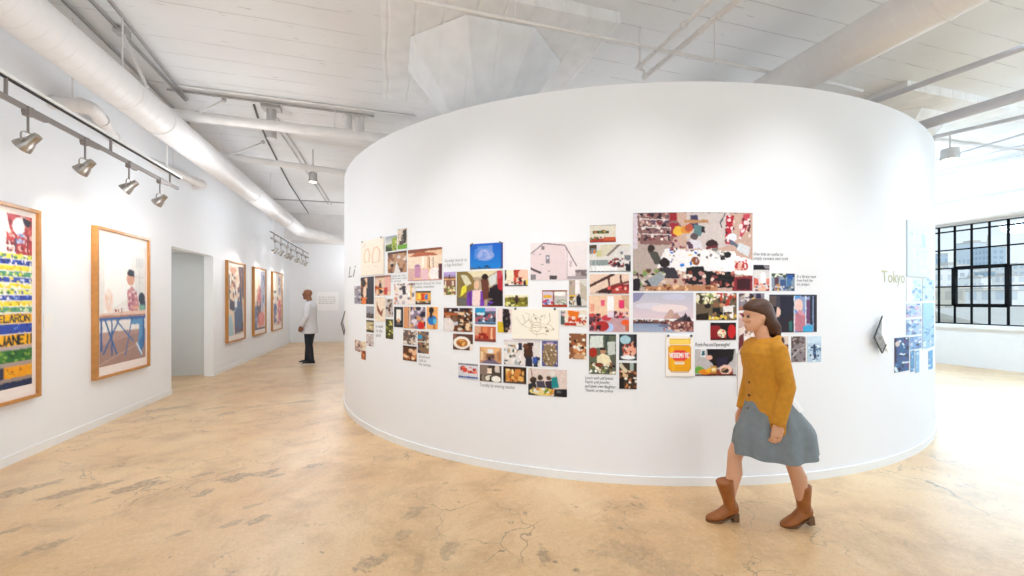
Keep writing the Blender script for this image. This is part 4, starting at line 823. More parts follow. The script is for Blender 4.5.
wall_text('Li', 348.5, 266, 356, 277, 'large pale scribble at the left edge of the curved wall', M_PENL)
wall_text('Tokyo', 881.5, 271, 904.5, 286.5, 'pale gold handwritten word Tokyo', M_OLIVE, 0)
# diamond-shaped wire booklets hung on the wall
M_BOOK = mat('booklet_cover', '8f8d8a', .5, var=.45, vscale=30)
M_PAGE = mat('booklet_page', 'f4f2ee', .6, var=.02)
def booklet(u0, v0, s, hgt, lb, mir=1):
    """chevron of folded pages: points given in pixels from its left corner column"""
    f, tm, (Z0, Z1) = on_wall(u0, u0+20, v0, v0+hgt, 1)
    org = (*ell(tm, 0), (Z0+Z1)/2)
    r = empty('hanging_booklet', org, label=lb, cat='booklet', group='booklets on the curved wall')
    def poly(pts, d, th, nm, m):
        lo = [Vector(f(.5+mir*(a*s/20-.5), b_, d_*d)) for a, b_, d_ in pts]; hi = [Vector(f(.5+mir*(a*s/20-.5), b_, d_*d+th)) for a, b_, d_ in pts]
        MB().loft([lo, hi]).build(nm, m, r)
    poly([(12, 0, .3), (0, .56, 1), (10.5, 1, .5), (14.5, .78, .5), (8, .48, .8)], .05, .006, 'front_cover', M_BOOK)
    poly([(13, .05, .2), (8.5, .46, .6), (15, .8, .3), (21, 1.02, .1), (20.5, .55, .1)], .03, .002, 'page', M_PAGE)
    e = [Vector(f(.5+mir*(a*s/20-.5), b_, d_*.05+.007)) for a, b_, d_ in ((12, 0, .3), (0, .56, 1), (10.5, 1, .5), (14.5, .78, .5))]
    MB().tube(e, .005, 8).build('dark_edge', M_DARK, r)
booklet(867, 316, 1, 36.7, 'grey open booklet jutting from the wall left of the dark violet print')
booklet(345.2, 312, .3, 26, 'grey booklet jutting from the left edge of the curved wall')
def sheet_on_x(X, y0, y1, z0, z1):
    return lambda a, b, d: (X+.002*d, y0+(y1-y0)*a, z1+(z0-z1)*b)
def framed(y0, y1, z0, z1, label, spec, dens=60, organic=.25, top=.055, bot=.11, side=.05):
    ym = (y0+y1)/2; r = empty('framed_print', (XL, ym, z0), label=label, cat='framed picture', group=None)
    t, d = .034, .062
    mb = MB()
    mb.bb((XL, y0, z0), (XL+d, y1, z0+t)); mb.bb((XL, y0, z1-t), (XL+d, y1, z1)); mb.bb((XL, y0, z0+t), (XL+d, y0+t, z1-t)); mb.bb((XL, y1-t, z0+t), (XL+d, y1, z1-t))
    mb.build('picture_frame', M_OAK, r, bevel=.003)
    MB().bb((XL+.002, y0+t, z0+t), (XL+.035, y1-t, z1-t)).build('mat_board', M_MATB, r)
    f = sheet_on_x(XL+.0355, y0+t+side, y1-t-side, z0+t+bot, z1-t-top)
    w_, h_ = y1-y0-2*t-2*side, z1-z0-2*t-top-bot
    ink_sheet('print', spec, f, w_*dens, h_*dens, M_INKG, len(spec), organic=organic, parent=r, origin=(XL, ym, z0), dens=1)
ZF0, ZF1 = .6, 2.43
import random as _r
_q = _r.Random(3); stripes = ''
TILE = ['e8e860 4c8c48 f4f4e8 2c5cb8', '2c4cb0 6c8ce0 f0f0f8 18307c', 'f4e448 e8c020 fafae0 c8a820', '58a078 2c7858 e0f0c8 e8e030', '3050b0 d8e4f8 1c2c78 e8d838', 'f0e030 e8b820 faf4c0 f8f8e8']
y = 23
for k in range(10):
    hh = 3.4; c0 = TILE[k % 6].split()
    stripes += 'R 0 %g 100 %g %s;S 50 %g 100 %g 46 1.3 %s;R 0 %g 100 %g %s;' % (y, y+hh, c0[0], y, y+hh, TILE[k % 6], y+hh-.5, y+hh+.4, 'e4e4e8')
    y += hh
stairs = 'B f4ecec;P b83c44 74 0 100 0 100 24 84 24;S 74 0 100 22 60 2 c84850 8c2c38 e8b8b0 d87068;P fafaff 40 0 66 6 60 20 44 26;E 86 7 6 5 fcfcff;S 82 11 92 17 14 1.4 8ca8d8 c8d4f0;E 36 8 8 6 98b848;P 241c2c 90 1 99 3 96 7 91 5;P f0e8ec 0 0 40 0 60 34 0 34;R 82 14 84 22 5c3c50;R 94 11 96 22 8c3c40;' + stripes + \
 'R 0 57.3 100 63 f0b818;R 0 62.9 100 63.3 d8d0d0;T 1c2c3c 1.3 61.5 58.2 3.9 3.8 SELARON;R 0 63.3 100 68.6 2848a8;S 0 63.3 100 68.6 60 1.2 1c3488 5c80d8 284cb8;R 0 68.6 100 69.2 d8d0d0;R 0 69.2 100 75.8 f4b414;T 0c1420 1.7 68.3 70 4.5 5 JANEIRO;R 0 75.8 100 78 b8a8a8;R 0 78 100 85 2c6c30;S 0 78 100 85 90 1.4 4c8c38 1c4c2c 88b048;R 0 85 100 87.5 a89890;R 0 87.5 100 94 f0a010;S 70 87.5 100 94 30 1 e8b430 c87810;R 0 87.5 72 94 28304c;R 0 94 100 96 988880;R 0 96 100 100 142850;S 0 96 100 100 26 1 1c3c78 0c1830'
FX = lambda ua, ub: (at_x(ua, 300, XL).y, at_x(ub, 300, XL+.062).y)
framed(at_x(41.8, 300, XL+.062).y-1.31, at_x(41.8, 300, XL+.062).y, ZF0-.02, ZF1+.02, 'framed print of painted tile steps with bold letters, cut by the left picture edge', stairs, 90)
desk = 'B f0ece8;R 0 0 100 8 dcdcd8;P fafaf6 10 0 66 0 66 46 10 60;R 66 10 70 56 e4e4e4;R 74 12 96 56 e4e4e2;R 76 14 94 22 d4d6d6;L c8c8c4 1.2 74 30 96 30;L c8c8c4 1.2 85 12 85 56;R 98 0 100 60 c8c4c0;R 0 74 100 100 b89890;P a88880 0 84 100 76 100 100 0 100;L 9c7c74 1 0 92 40 78;L 9c7c74 1 30 100 70 78;L 9c7c74 1 60 100 90 78;L cbb0a4 1 0 98 100 84;P 5c98c8 64 62 96 62 98 84 88 98 80 90 84 70 64 70;P 3c78b0 84 84 94 80 96 88 86 96;L dce8f0 3 78 86 90 96;P c88890 56 42 66 38 78 44 84 54 80 60 58 58;S 58 40 78 58 22 3 b06c80 e8c8c8 905870;E 64 32 9 5.5 d8a088;P 141c2c 55 28 60 24 72 25 73 30 60 30;L e0b098 4 70 56 88 56;R 86 50 100 58 38506c;E 90 48 8 5 2c3c50;R 84 54 98 60 7cb0a0;P e8c8b8 0 60 100 58 100 62 0 63;R 0 61.5 100 63 b88878;R 0 63 100 65.5 3868a8;L 3868a0 3 10 64 34 92;L 3868a0 3 40 64 8 90;L 3868a0 3 24 64 24 92;L 4474a8 2.5 34 66 70 84;L 4474a8 2.5 66 66 52 94;R 2 64 6 88 3868a0;R 92 64 96 90 3060a0;E 18 50 9 9 f8e8e0;L e8c0a8 1.5 12 46 18 58 24 46;S 8 44 28 58 8 2 f0c8b0 f8dcc8;S 30 56 50 60 6 1.4 8c5c50 c85c48;R 30 57 34 59 a84838'
framed(*FX(91, 150.6), ZF0-.02, ZF1+.02, 'framed print of a seated person in a checked shirt working at a long table', desk, 70)
market = 'B e8d0b8;S 0 0 100 40 40 6 f4e4d0 c88c68 8c5848 fff4e4 5c3c3c;P 5c3438 60 0 100 0 100 50 80 40;S 20 26 80 50 34 5 fff0e0 4c5c78 e8b090 8c4c40 f8f8f8;P 304868 70 34 86 32 90 60 70 60;P 3c5c84 36 60 60 48 88 60 96 96 40 98;P 34304c 10 48 40 52 36 66 8 62;P e8ece8 40 48 56 46 54 60 40 60;P a8c8d0 0 72 18 70 30 86 34 100 0 100;S 50 84 96 96 10 5 7c3038 5c2c38;E 30 8 20 5 d89878;R 84 10 88 60 c88c78;P 483c40 0 20 10 18 8 50 0 48;L fff 1 30 66 44 64'.replace('L fff 1', 'L ffffff 1.5')
framed(*FX(225, 246), ZF0, ZF1, 'framed print of a cafe crowd and dark blue seated figure, nearest of the distant three', market, 34)
red = 'B e8c4b4;P b8c0d8 50 0 78 0 80 100 60 60;R 78 0 100 60 8c94b0;S 76 0 98 60 30 6 5c688c b8bcd0 e0d8e0;P fff0dc 0 0 40 0 30 40 0 60;E 44 30 10 5 c88870;P d87070 28 36 56 34 62 54 28 58;P 4c2c40 22 52 60 54 58 84 26 86;S 24 30 60 60 18 5 e8a898 b84c50 f4d8d0;E 60 82 32 12 c85850;P e8887c 40 72 80 70 90 92 40 96;P 5c709c 0 60 24 60 26 100 0 100;S 0 60 30 96 10 6 8c9cbc 38486c;R 0 96 100 100 5c4c60'
framed(*FX(251.9, 266.7), ZF0, ZF1, 'framed print of a figure in red beside a lane, middle of the distant three', red, 30)
lane = 'B f4dcc8;P fff6ea 0 0 60 0 40 60 0 60;R 60 4 90 40 b0a4b0;S 60 4 90 40 26 6 6c6478 e0d8dc 8c8090;R 10 32 40 36 3c3c48;S 0 40 100 70 30 6 e8b8a0 c87868 f8ece4 8c6878;P d86870 60 50 90 48 96 96 64 96;P 4c6498 10 56 40 58 44 92 14 94;S 10 60 96 96 24 6 8c3c48 38486c f0c8c0 e88880'
framed(*FX(270.8, 282.7), ZF0, ZF1, 'framed print of a bright lane with pink and blue figures, farthest of the frames', lane, 26)
# small wall labels and the introduction panel
M_LBL = mat('label_card', 'f2f2f0', .6, var=.01)
for (uc, v0, v1, lb) in ((47, 302, 318, 'small white caption card right of the tile steps print'), (154, 270, 280, 'small white caption card right of the seated-person print')):
    p = at_x(uc, v0, XL)
    z = EYE-.02-.12*(uc < 100)
    o = MB().bb((XL, p.y-.05, z-.16), (XL+.006, p.y+.07, z)).build('caption_card', M_LBL, origin=(XL, p.y, z-.16)); tag(o, lb, 'label')
def far_pt(u, v):
    r = (u-512)/F_PX; X = YF*(r*CY+SY)/(CY-r*SY); z = X*SY+YF*CY
    return X, EYE-(v-HOR)*z/F_PX
xa, za = far_pt(317, 292); xb, zb = far_pt(338.5, 310.5)
pn = MB().bb((xa, YF-.008, zb), (xb, YF, za)).build('text_panel', mat('panel_face', 'fbfbfb', .6), origin=(xa, YF, zb)); tag(pn, 'pale introduction text panel on the far wall behind the standing man', 'sign')
tm_ = MB()
rq = random.Random(4)
for k in range(4):
    z = za-.2-k*.075; x = xa+.06
    while x < xb-.14:
        w_ = rq.uniform(.03, .09); tm_.bb((x, YF-.010, z), (x+w_, YF-.0082, z+.022)); x += w_+.02
tm_.build('text_lines', mat('panel_text', 'b0b0b6', .7), pn)
def soft(mb, name, m, parent, vox=.008, it=3, label=None):
    o = mb.build(name, m, parent, label=label)
    r = o.modifiers.new('voxel', 'REMESH'); r.mode = 'VOXEL'; r.voxel_size = vox; r.use_smooth_shade = True
    if it:
        s = o.modifiers.new('smooth', 'SMOOTH'); s.factor = .5; s.iterations = it
    return o
def head(mb, c, H, tilt=0.0):
    c = Vector(c); R = Matrix.Rotation(tilt, 3, 'Y')
    sl = [(0, .14, .36, .09), (.05, .02, .40, .14), (.12, -.08, .42, .19), (.2, -.18, .415, .235), (.3, -.3, .41, .265), (.4, -.38, .40, .285), (.5, -.43, .375, .295),
          (.58, -.455, .40, .30), (.66, -.46, .405, .305), (.76, -.44, .385, .30), (.86, -.38, .32, .265), (.94, -.27, .22, .2), (.985, -.14, .1, .11)]
    def T(x, y, z): return c + R @ Vector((x*H, y*H, z*H))
    rings = []
    for z, xb, xf, w in sl:
        xc, rx = (xb+xf)/2, (xf-xb)/2
        rings.append([T(xc+rx*math.cos(a)*(1-.12*abs(math.sin(a))), w*math.sin(a), z) for a in [2*PI*j/20 for j in range(20)]])
    mb.loft(rings)
    mb.loft([[T(x, y*s, z) for x, y in ((xa, -w), (xb, -w*.3), (xb, w*.3), (xa, w))] for s, z, xa, xb, w in ((1, .56, .33, .40, .05), (1, .46, .33, .46, .07), (1, .37, .33, .51, .09), (1, .33, .33, .47, .08))])
    for s in (-1, 1):
        mb.ball(T(-.03, s*.30, .45), (.055*H, .035*H, .11*H), 10, 8)
        mb.ball(T(.36, s*.13, .40), (.06*H, .09*H, .07*H), 10, 8)      # cheeks
        mb.ball(T(.36, s*.12, .60), (.05*H, .09*H, .03*H), 10, 6)     # brow
    mb.ball(T(.405, 0, .24), (.045*H, .10*H, .022*H), 10, 6); mb.ball(T(.40, 0, .195), (.045*H, .085*H, .025*H), 10, 6)
    return T
def hand(mb, w, d, side, L=.17, palmn=None, curl=.5):
    """w wrist, d pointing direction, side = outward normal of the back of the hand"""
    w = Vector(w); d = Vector(d).normalized(); n = Vector(palmn).normalized(); n = (n-d*n.dot(d)).normalized(); x = d.cross(n)
    P = lambda a, b, c_: w + x*a + d*b + n*c_
    k = L/.17
    mb.loft([[P(-.026*k, 0, -.012), P(.026*k, 0, -.012), P(.026*k, 0, .012), P(-.026*k, 0, .012)],
             [P(-.038*k, .05*k, -.012), P(.038*k, .05*k, -.012), P(.038*k, .05*k, .012), P(-.038*k, .05*k, .012)],
             [P(-.038*k, .085*k, -.011), P(.038*k, .085*k, -.011), P(.038*k, .085*k, .011), P(-.038*k, .085*k, .011)]])
    for i, (a, l) in enumerate(((-.031, .062), (-.011, .074), (.011, .07), (.030, .054))):
        b = .083*k; q = [P(a*k, b-.01, 0), P(a*k*1.05, b+l*k*.4, -.006*curl*2), P(a*k*1.08, b+l*k*.75, -.022*curl*2), P(a*k*1.05, b+l*k*.95, -.042*curl*2)]
        mb.tube(q, [.0088*k, .0084*k, .0078*k, .006*k], 10)
    s = side
    mb.tube([P(s*.022*k, .02*k, 0), P(s*.045*k, .045*k, -.012), P(s*.052*k, .075*k, -.022), P(s*.048*k, .098*k, -.03)], [.013*k, .011*k, .0095*k, .007*k], 10)
def sewn(rows, n=36):
    """rings of (z, cx, cy, rx, ry)"""
    return [[Vector((cx+rx*math.cos(a), cy+ry*math.sin(a), z)) for a in [2*PI*j/n for j in range(n)]] for z, cx, cy, rx, ry in rows]
M_SKIN1 = mat('woman_skin', 'd9a483', .55, var=.04, vscale=8)
M_SKIN2 = mat('man_skin', '8c5c40', .5, var=.05, vscale=8)
M_HAIR = mat('brown_hair', '4d3020', .55, var=.25, vscale=40)
M_CARD = mat('mustard_knit', 'c78a24', .85, var=.1, vscale=30, bump=(120, .4))
M_SKIRT = mat('grey_wool', '7b8489', .85, var=.08, vscale=25, bump=(150, .3))
M_TOP = mat('white_cotton', 'e8e6e4', .8, var=.03)
M_BOOT = mat('tan_leather', '9a5a24', .45, var=.15, vscale=20)
M_SOLE = mat('boot_heel', '6b4a2e', .6, var=.1)
M_EYE = mat('dark_eye', '201814', .2, var=.05)
ANG = math.atan2(SY, -CY)
# ---------------- walking woman
wp = at_z(765, 523.5, 0)
wo = empty('person', wp, ANG, 'woman in mustard cardigan, grey skirt and brown heeled boots walking left', 'person')
wo['local'] = 1
bd = MB()
T1 = head(bd, (.045, 0, 1.335), .215, .08)
bd.tube([(-.005, 0, 1.24), (.02, 0, 1.30), (.035, 0, 1.37)], [.055, .045, .047], 16)
bd.loft(sewn([(.74, -.02, 0, .09, .13), (.82, -.02, 0, .115, .165), (.90, -.01, 0, .11, .155), (.99, 0, 0, .09, .12), (1.08, .01, 0, .095, .13), (1.17, .02, 0, .105, .15), (1.235, .01, 0, .085, .155), (1.27, 0, 0, .06, .10), (1.285, 0, 0, .04, .05)], 24))
for (kn, an, s) in (((.17, -.07, .455), (.235, -.035, .11), -1), ((-.15, .06, .455), (-.25, .035, .13), 1)):
    hip = Vector((-.02, s*.085, .80)); kn, an = Vector(kn), Vector(an)
    bd.tube([hip+Vector((0, 0, .03)), hip, hip.lerp(kn, .4), hip.lerp(kn, .8), kn, kn.lerp(an, .12), kn.lerp(an, .35)+Vector((-.012, 0, 0)), kn.lerp(an, .7), an, an-Vector((0, 0, .04))],
            [.07, .083, .075, .058, .05, .046, .052, .04, .033, .033], 18)
arms = (((.005, .155, 1.225), (-.03, .195, .985), (.03, .19, .735), (.12, -.02, -.99), 1), ((.005, -.155, 1.225), (-.005, -.195, .985), (.06, -.18, .75), (.2, .02, -.95), -1))
for sh, el, wr, dr, s in arms:
    sh, el, wr = Vector(sh), Vector(el), Vector(wr)
    bd.tube([sh-Vector((0, s*.04, -.01)), sh, sh.lerp(el, .5), el, el.lerp(wr, .3), wr], [.045, .048, .042, .036, .035, .024], 14)
    hand(bd, wr+Vector(dr)*-.01, dr, -s if s > 0 else 1, .165, (0, s, 0), .6)
soft(bd, 'body', M_SKIN1, wo, .0065, 3)
# hair: swept back, shoulder length
hm = MB(); H = .215
hm.loft([[T1(xc+rx*math.cos(a), w_*math.sin(a), z) for a in [2*PI*j/24 for j in range(24)]] for z, xc, rx, w_ in
         ((-.12, -.42, .14, .20), (.0, -.40, .18, .26), (.12, -.36, .22, .31), (.25, -.30, .26, .335), (.4, -.24, .30, .35), (.52, -.19, .34, .355), (.64, -.09, .42, .355), (.75, -.03, .46, .35), (.86, -.02, .42, .32), (.96, -.04, .32, .25), (1.03, -.06, .19, .15), (1.05, -.06, .08, .06))])
for k in range(9):
    y = (-1+2*k/8)*.2
    hm.tube([T1(-.40, y, .35), T1(-.50, y*1.1, .1), T1(-.5-.03*math.sin(k*2), y*1.15, -.12), T1(-.44+.03*math.sin(k*3), y*1.1, -.26)], [.02, .022, .018, .006], 8)
soft(hm, 'hair', M_HAIR, wo, .007, 2)
for s in (-1, 1):
    e = MB().ball(T1(.37, s*.125, .50), (.009, .010, .0065), 10, 8); e.build('eye', M_EYE, wo, smooth=True)
# blouse showing at the neck
soft(MB().loft(sewn([(.80, -.09, 0, .15, .15), (.88, -.06, 0, .12, .15), (1.0, -.01, 0, .085, .13), (1.12, .008, 0, .09, .135), (1.2, .01, 0, .09, .14), (1.25, .005, 0, .085, .12), (1.275, .005, 0, .065, .075)], 24)), 'blouse', M_TOP, wo, .008, 2)
# cardigan with sleeves and collar
cd = MB()
cd.loft(sewn([(.66, -.01, 0, .125, .185), (.72, -.01, 0, .125, .185), (.80, -.01, 0, .12, .18), (.90, -.01, 0, .11, .165), (1.0, -.0, 0, .112, .155), (1.1, .008, 0, .125, .168), (1.19, .015, 0, .128, .175), (1.235, .008, 0, .112, .16), (1.27, -.005, 0, .085, .12), (1.29, -.012, 0, .058, .07)], 30))
for sh, el, wr, dr, s in arms:
    sh, el, wr = Vector(sh), Vector(el), Vector(wr)
    cd.tube([sh-Vector((0, s*.05, -.015)), sh, sh.lerp(el, .5), el, el.lerp(wr, .5), el.lerp(wr, .92), wr], [.052, .056, .052, .048, .046, .042, .041], 16)
for k in range(14):      # folded shawl collar
    a = 2*PI*k/14; b = 2*PI*(k+1)/14
    cd.tube([(-.005+.075*math.cos(a), .082*math.sin(a), 1.275-.025*math.cos(a)), (-.005+.075*math.cos(b), .082*math.sin(b), 1.275-.025*math.cos(b))], .021, 8)
soft(cd, 'cardigan', M_CARD, wo, .009, 2)
for k in range(5):
    z = .80+k*.09
    MB().ball(((.118, .112, .108, .107, .114)[k], .0, z), .009, 8, 6).build('button', M_SOLE, wo, smooth=True)
# flared skirt with soft pleats
rows = []
for i in range(13):
    t = i/12; z = .90-.41*t; rx = .11+.165*min(1, t*1.6)*(.75+.25*t); ry = .165+.04*t; cx = -.02-.045*min(1, t*2)
    rows.append([Vector((cx+(rx+.012*t*math.sin(9*a))*math.cos(a), (ry+.016*t*math.sin(9*a))*math.sin(a), z+.008*math.sin(3*a)*t)) for a in [2*PI*j/72 for j in range(72)]])
sk = MB(); inner = [[Vector((p.x*.965, p.y*.965, p.z)) for p in r] for r in rows[1:]]
sk.loft(rows + inner[::-1], cap=False); sk.f.append(tuple(range(72)))
sk.build('skirt', M_SKIRT, wo, smooth=True)
def boot(ax, ay, pitch, lean):
    b = MB(); R = Matrix.Rotation(pitch, 3, 'Y'); o = Vector((ax, ay, 0))
    def Q(x, y, z):      # pivot on the ball of the foot
        p = Vector((x-.085, y, z)); return o + Vector((.085, 0, 0)) + R @ p
    prof = [(-.062, .052, .125, .026), (-.045, .045, .15, .034), (-.015, .035, .155, .036), (.02, .018, .125, .034), (.06, .004, .085, .04), (.10, .002, .06, .042), (.135, .003, .045, .034), (.155, .006, .032, .018)]
    rings = []
    for x, zb, zt, w in prof:
        zc, rz = (zb+zt)/2, (zt-zb)/2
        rings.append([Q(x, w*math.cos(a), zc+rz*math.sin(a)*(1 if math.sin(a) > 0 else .95)) for a in [2*PI*j/16 for j in range(16)]])
    b.loft(rings)
    k0 = Q(-.015, 0, .10); k1 = Vector((ax+lean, ay, .285))
    b.tube([k0, k0.lerp(k1, .3), k0.lerp(k1, .7), k1], [(.05, .04), (.046, .042), (.055, .052), (.061, .058)], 18)
    o1 = soft(b, 'ankle_boot', M_BOOT, wo, .0065, 3)
    h = MB().loft([[Q(x, y, z) for x, y in ((-.066, -.024), (-.066, .024), (-.022, .026), (-.022, -.026))] for z in (.0, .06)])
    h.build('boot_heel', M_SOLE, o1, bevel=.004)
    sl = MB(); out = [(-.06, .02), (-.03, .03), (.02, .026), (.07, .04), (.11, .04), (.145, .028), (.158, .008)]
    ol = out + [(x, -y) for x, y in out[::-1]]
    zf = lambda x: max(.0, (.045*(.05-x)/.09)) if x < .05 else 0
    sl.loft([[Q(x, y, zf(x)+dz) for x, y in ol] for dz in (0, .01)]); sl.build('boot_sole', M_SOLE, o1)
boot(.235, -.035, 0.0, .03); boot(-.245, .035, .12, .015)

# ---------------- standing man
mp_ = at_z(310, 363.5, 0)
mo = empty('person', mp_, PI-.12, 'bald man in an untucked white shirt and dark jeans standing before the distant frames', 'person'); mo['local'] = 1
M_SHIRT = mat('white_shirt', 'dedee2', .8, var=.05, vscale=12, bump=(25, .5)); M_JEAN = mat('dark_denim', '1d222c', .8, var=.2, vscale=15)
M_SHOE = mat('dark_shoe', '2a2624', .5, var=.1); M_SHSOLE = mat('white_sole', 'dcdad6', .6)
bd = MB(); T2 = head(bd, (.05, 0, 1.565), .245, .04)
bd.tube([(.0, 0, 1.44), (.01, 0, 1.52), (.03, 0, 1.62)], [.07, .062, .062], 16)
bd.loft(sewn([(.84, 0, 0, .12, .16), (.95, 0, 0, .13, .17), (1.1, .01, 0, .13, .16), (1.25, 0, 0, .125, .18), (1.4, -.01, 0, .115, .19), (1.47, -.01, 0, .08, .14), (1.5, 0, 0, .05, .07)], 24))
legs = (((.05, -.12, .5), (.09, -.13, .1), -1), ((.0, .11, .5), (-.06, .13, .1), 1))
for kn, an, s in legs:
    hip = Vector((0, s*.1, .9)); kn, an = Vector(kn), Vector(an)
    bd.tube([hip, hip.lerp(kn, .5), kn, kn.lerp(an, .35), an, an-Vector((0, 0, .06))], [.095, .08, .058, .062, .04, .04], 16)
marms = (((-.01, .205, 1.42), (.0, .27, 1.15), (.13, .24, .93), (.3, -.12, -.95), 1), ((-.01, -.205, 1.42), (.02, -.26, 1.15), (.17, -.16, .93), (.3, .2, -.9), -1))
for sh, el, wr, dr, s in marms:
    sh, el, wr = map(Vector, (sh, el, wr)); bd.tube([sh, sh.lerp(el, .5), el, el.lerp(wr, .4), wr], [.055, .05, .043, .04, .03], 14); hand(bd, wr, dr, -s if s > 0 else 1, .185, (0, s, 0), .6)
soft(bd, 'body', M_SKIN2, mo, .0085, 2)
for s in (-1, 1): MB().ball(T2(.365, s*.125, .515), (.011, .013, .009), 10, 8).build('eye', M_EYE, mo, smooth=True)
gm = MB()
for s in (-1, 1):
    gm.tube([T2(.43, s*.135+.085*math.cos(a), .52+.065*math.sin(a)) for a in [2*PI*j/12 for j in range(13)]], .0025, 6)
    gm.tube([T2(.43, s*.22, .54), T2(.2, s*.31, .54), T2(-.02, s*.32, .52)], .0025, 6)
gm.tube([T2(.44, -.05, .53), T2(.44, .05, .53)], .0025, 6); gm.build('glasses', M_DARK, mo)
st = MB()
st.loft(sewn([(.74, .0, 0, .185, .225), (.82, .0, 0, .18, .22), (.95, .01, 0, .17, .21), (1.1, .015, 0, .165, .205), (1.25, .005, 0, .158, .215), (1.38, -.01, 0, .145, .225), (1.45, -.015, 0, .115, .18), (1.49, -.01, 0, .08, .11), (1.52, 0, 0, .066, .075)], 30))
for sh, el, wr, dr, s in marms:
    sh, el, wr = map(Vector, (sh, el, wr)); st.tube([sh-Vector((0, s*.06, -.01)), sh, sh.lerp(el, .5), el, el.lerp(wr, .5), wr], [.07, .078, .07, .062, .055, .046], 16)
for k in range(12):
    a = 2*PI*k/12; b = 2*PI*(k+1)/12; st.tube([(.0+.066*math.cos(a), .07*math.sin(a), 1.515-.02*math.cos(a)), (.066*math.cos(b), .07*math.sin(b), 1.515-.02*math.cos(b))], .014, 8)
soft(st, 'shirt', M_SHIRT, mo, .011, 1)
jn = MB(); jn.loft(sewn([(.76, 0, 0, .12, .17), (.86, 0, 0, .14, .185), (.98, 0, 0, .14, .18)], 24))
for kn, an, s in legs:
    hip = Vector((0, s*.095, .88)); kn, an = Vector(kn), Vector(an)
    jn.tube([hip, hip.lerp(kn, .5), kn, kn.lerp(an, .3), kn.lerp(an, .7), an-Vector((0, 0, .02)), an-Vector((.01, 0, .055))], [.115, .1, .082, .086, .078, .074, .08], 18)
soft(jn, 'jeans', M_JEAN, mo, .011, 1)
for kn, an, s in legs:
    b = MB(); x0, y0 = an[0], an[1]
    prof = [(-.09, .02, .08, .03), (-.06, .018, .10, .042), (0, .016, .10, .044), (.07, .014, .085, .048), (.14, .014, .065, .05), (.19, .016, .05, .036), (.21, .02, .04, .018)]
    b.loft([[Vector((x0+x, y0+w_*math.cos(a), (zb+zt)/2+(zt-zb)/2*math.sin(a))) for a in [2*PI*j/16 for j in range(16)]] for x, zb, zt, w_ in prof])
    sh_ = soft(b, 'shoe', M_SHOE, mo, .009, 2)
    out = [(-.095, .025), (-.05, .042), (.02, .042), (.1, .052), (.17, .046), (.212, .018)]; ol = out+[(x, -y) for x, y in out[::-1]]
    MB().loft([[(x0+x, y0+y, z) for x, y in ol] for z in (0, .024)]).build('shoe_sole', M_SHSOLE, sh_)

for o_ in list(bpy.data.objects):
    if o_.get('local'): del o_['local']
# ------------------------------------------------------------------ the city beyond the window
def facade_mat(name, wall, glass, sx, sz):
    m = bpy.data.materials.new(name); m.use_nodes = True; nt = m.node_tree; b = nt.nodes['Principled BSDF']
    tc = nt.nodes.new('ShaderNodeTexCoord'); s = nt.nodes.new('ShaderNodeSeparateXYZ'); nt.links.new(tc.outputs['Object'], s.inputs[0])
    def M(op, a, c=None):
        q = nt.nodes.new('ShaderNodeMath'); q.operation = op
        for i, v in enumerate((a, c)):
            if v is None: continue
            if hasattr(v, 'node'): nt.links.new(v, q.inputs[i])
            else: q.inputs[i].default_value = v
        return q.outputs[0]
    h = M('ADD', s.outputs[0], s.outputs[1])
    a = M('GREATER_THAN', M('PINGPONG', M('DIVIDE', h, sx), .5), .2); c = M('GREATER_THAN', M('PINGPONG', M('DIVIDE', s.outputs[2], sz), .5), .2)
    mx = nt.nodes.new('ShaderNodeMix'); mx.data_type = 'RGBA'; nt.links.new(M('MULTIPLY', a, c), mx.inputs[0])
    mx.inputs[6].default_value = (*hexc(wall), 1); mx.inputs[7].default_value = (*hexc(glass), 1); nt.links.new(mx.outputs[2], b.inputs['Base Color'])
    b.inputs['Roughness'].default_value = .6
    return m
FM = {'tower': facade_mat('pale_tower', 'dfe5ea', 'c2ced8', 4, 60), 'blue': facade_mat('blue_glass_tower', 'bccad6', 'a2b4c4', 3, 4), 'white': facade_mat('white_block', 'f8f5f0', 'dcdfe2', 2.6, 3),
      'tan': facade_mat('tan_block', 'f2e4d0', 'd8ccbc', 2.6, 3), 'grey': facade_mat('grey_grid_block', 'ececec', 'c0c6ca', 2, 2.4), 'glass': facade_mat('dark_blue_block', 'a8bccc', '8ea6ba', 3, 3)}
ROOFM = mat('flat_roof', 'cfcac2', .8, var=.06)
def block(u0, u1, vt, depth, thick, m, lb, vb=330, extra=None, group=None):
    a, b = at_d(u0, vt, depth), at_d(u1, vt, depth); n = Vector((SY, CY, 0))
    zb = -14
    root = empty('building', ((a.x+b.x)/2, (a.y+b.y)/2, zb), label=lb, cat='building', group=group)
    q = [Vector((p.x, p.y, 0)) for p in (a, b, b+n*thick, a+n*thick)]
    MB().loft([[Vector((p.x, p.y, zb)) for p in q], [Vector((p.x, p.y, a.z)) for p in q]]).build('block_walls', FM[m], root)
    c = sum(q, Vector())/4
    MB().loft([[Vector((p.x, p.y, a.z))+(p-c)*.02 for p in q], [Vector((p.x, p.y, a.z+depth*.003))+(p-c)*.02 for p in q]]).build('parapet', ROOFM, root)
    if extra == 'spire': MB().tube([(c.x, c.y, a.z), (c.x, c.y, a.z+depth*.032)], [depth*.004, depth*.001], 8).build('spire', ROOFM, root)
    if extra == 'box':
        MB().loft([[Vector((p.x, p.y, a.z))-(p-c)*.5 for p in q], [Vector((p.x, p.y, a.z+depth*.008))-(p-c)*.5 for p in q]]).build('roof_box', ROOFM, root)
block(971.5, 990, 243, 330, 13, 'tower', 'tallest pale tower left of the spired tower on the skyline', extra='box')
block(990.5, 1006, 247, 300, 13, 'blue', 'blue-grey tower with a thin spire on the skyline', extra='spire')
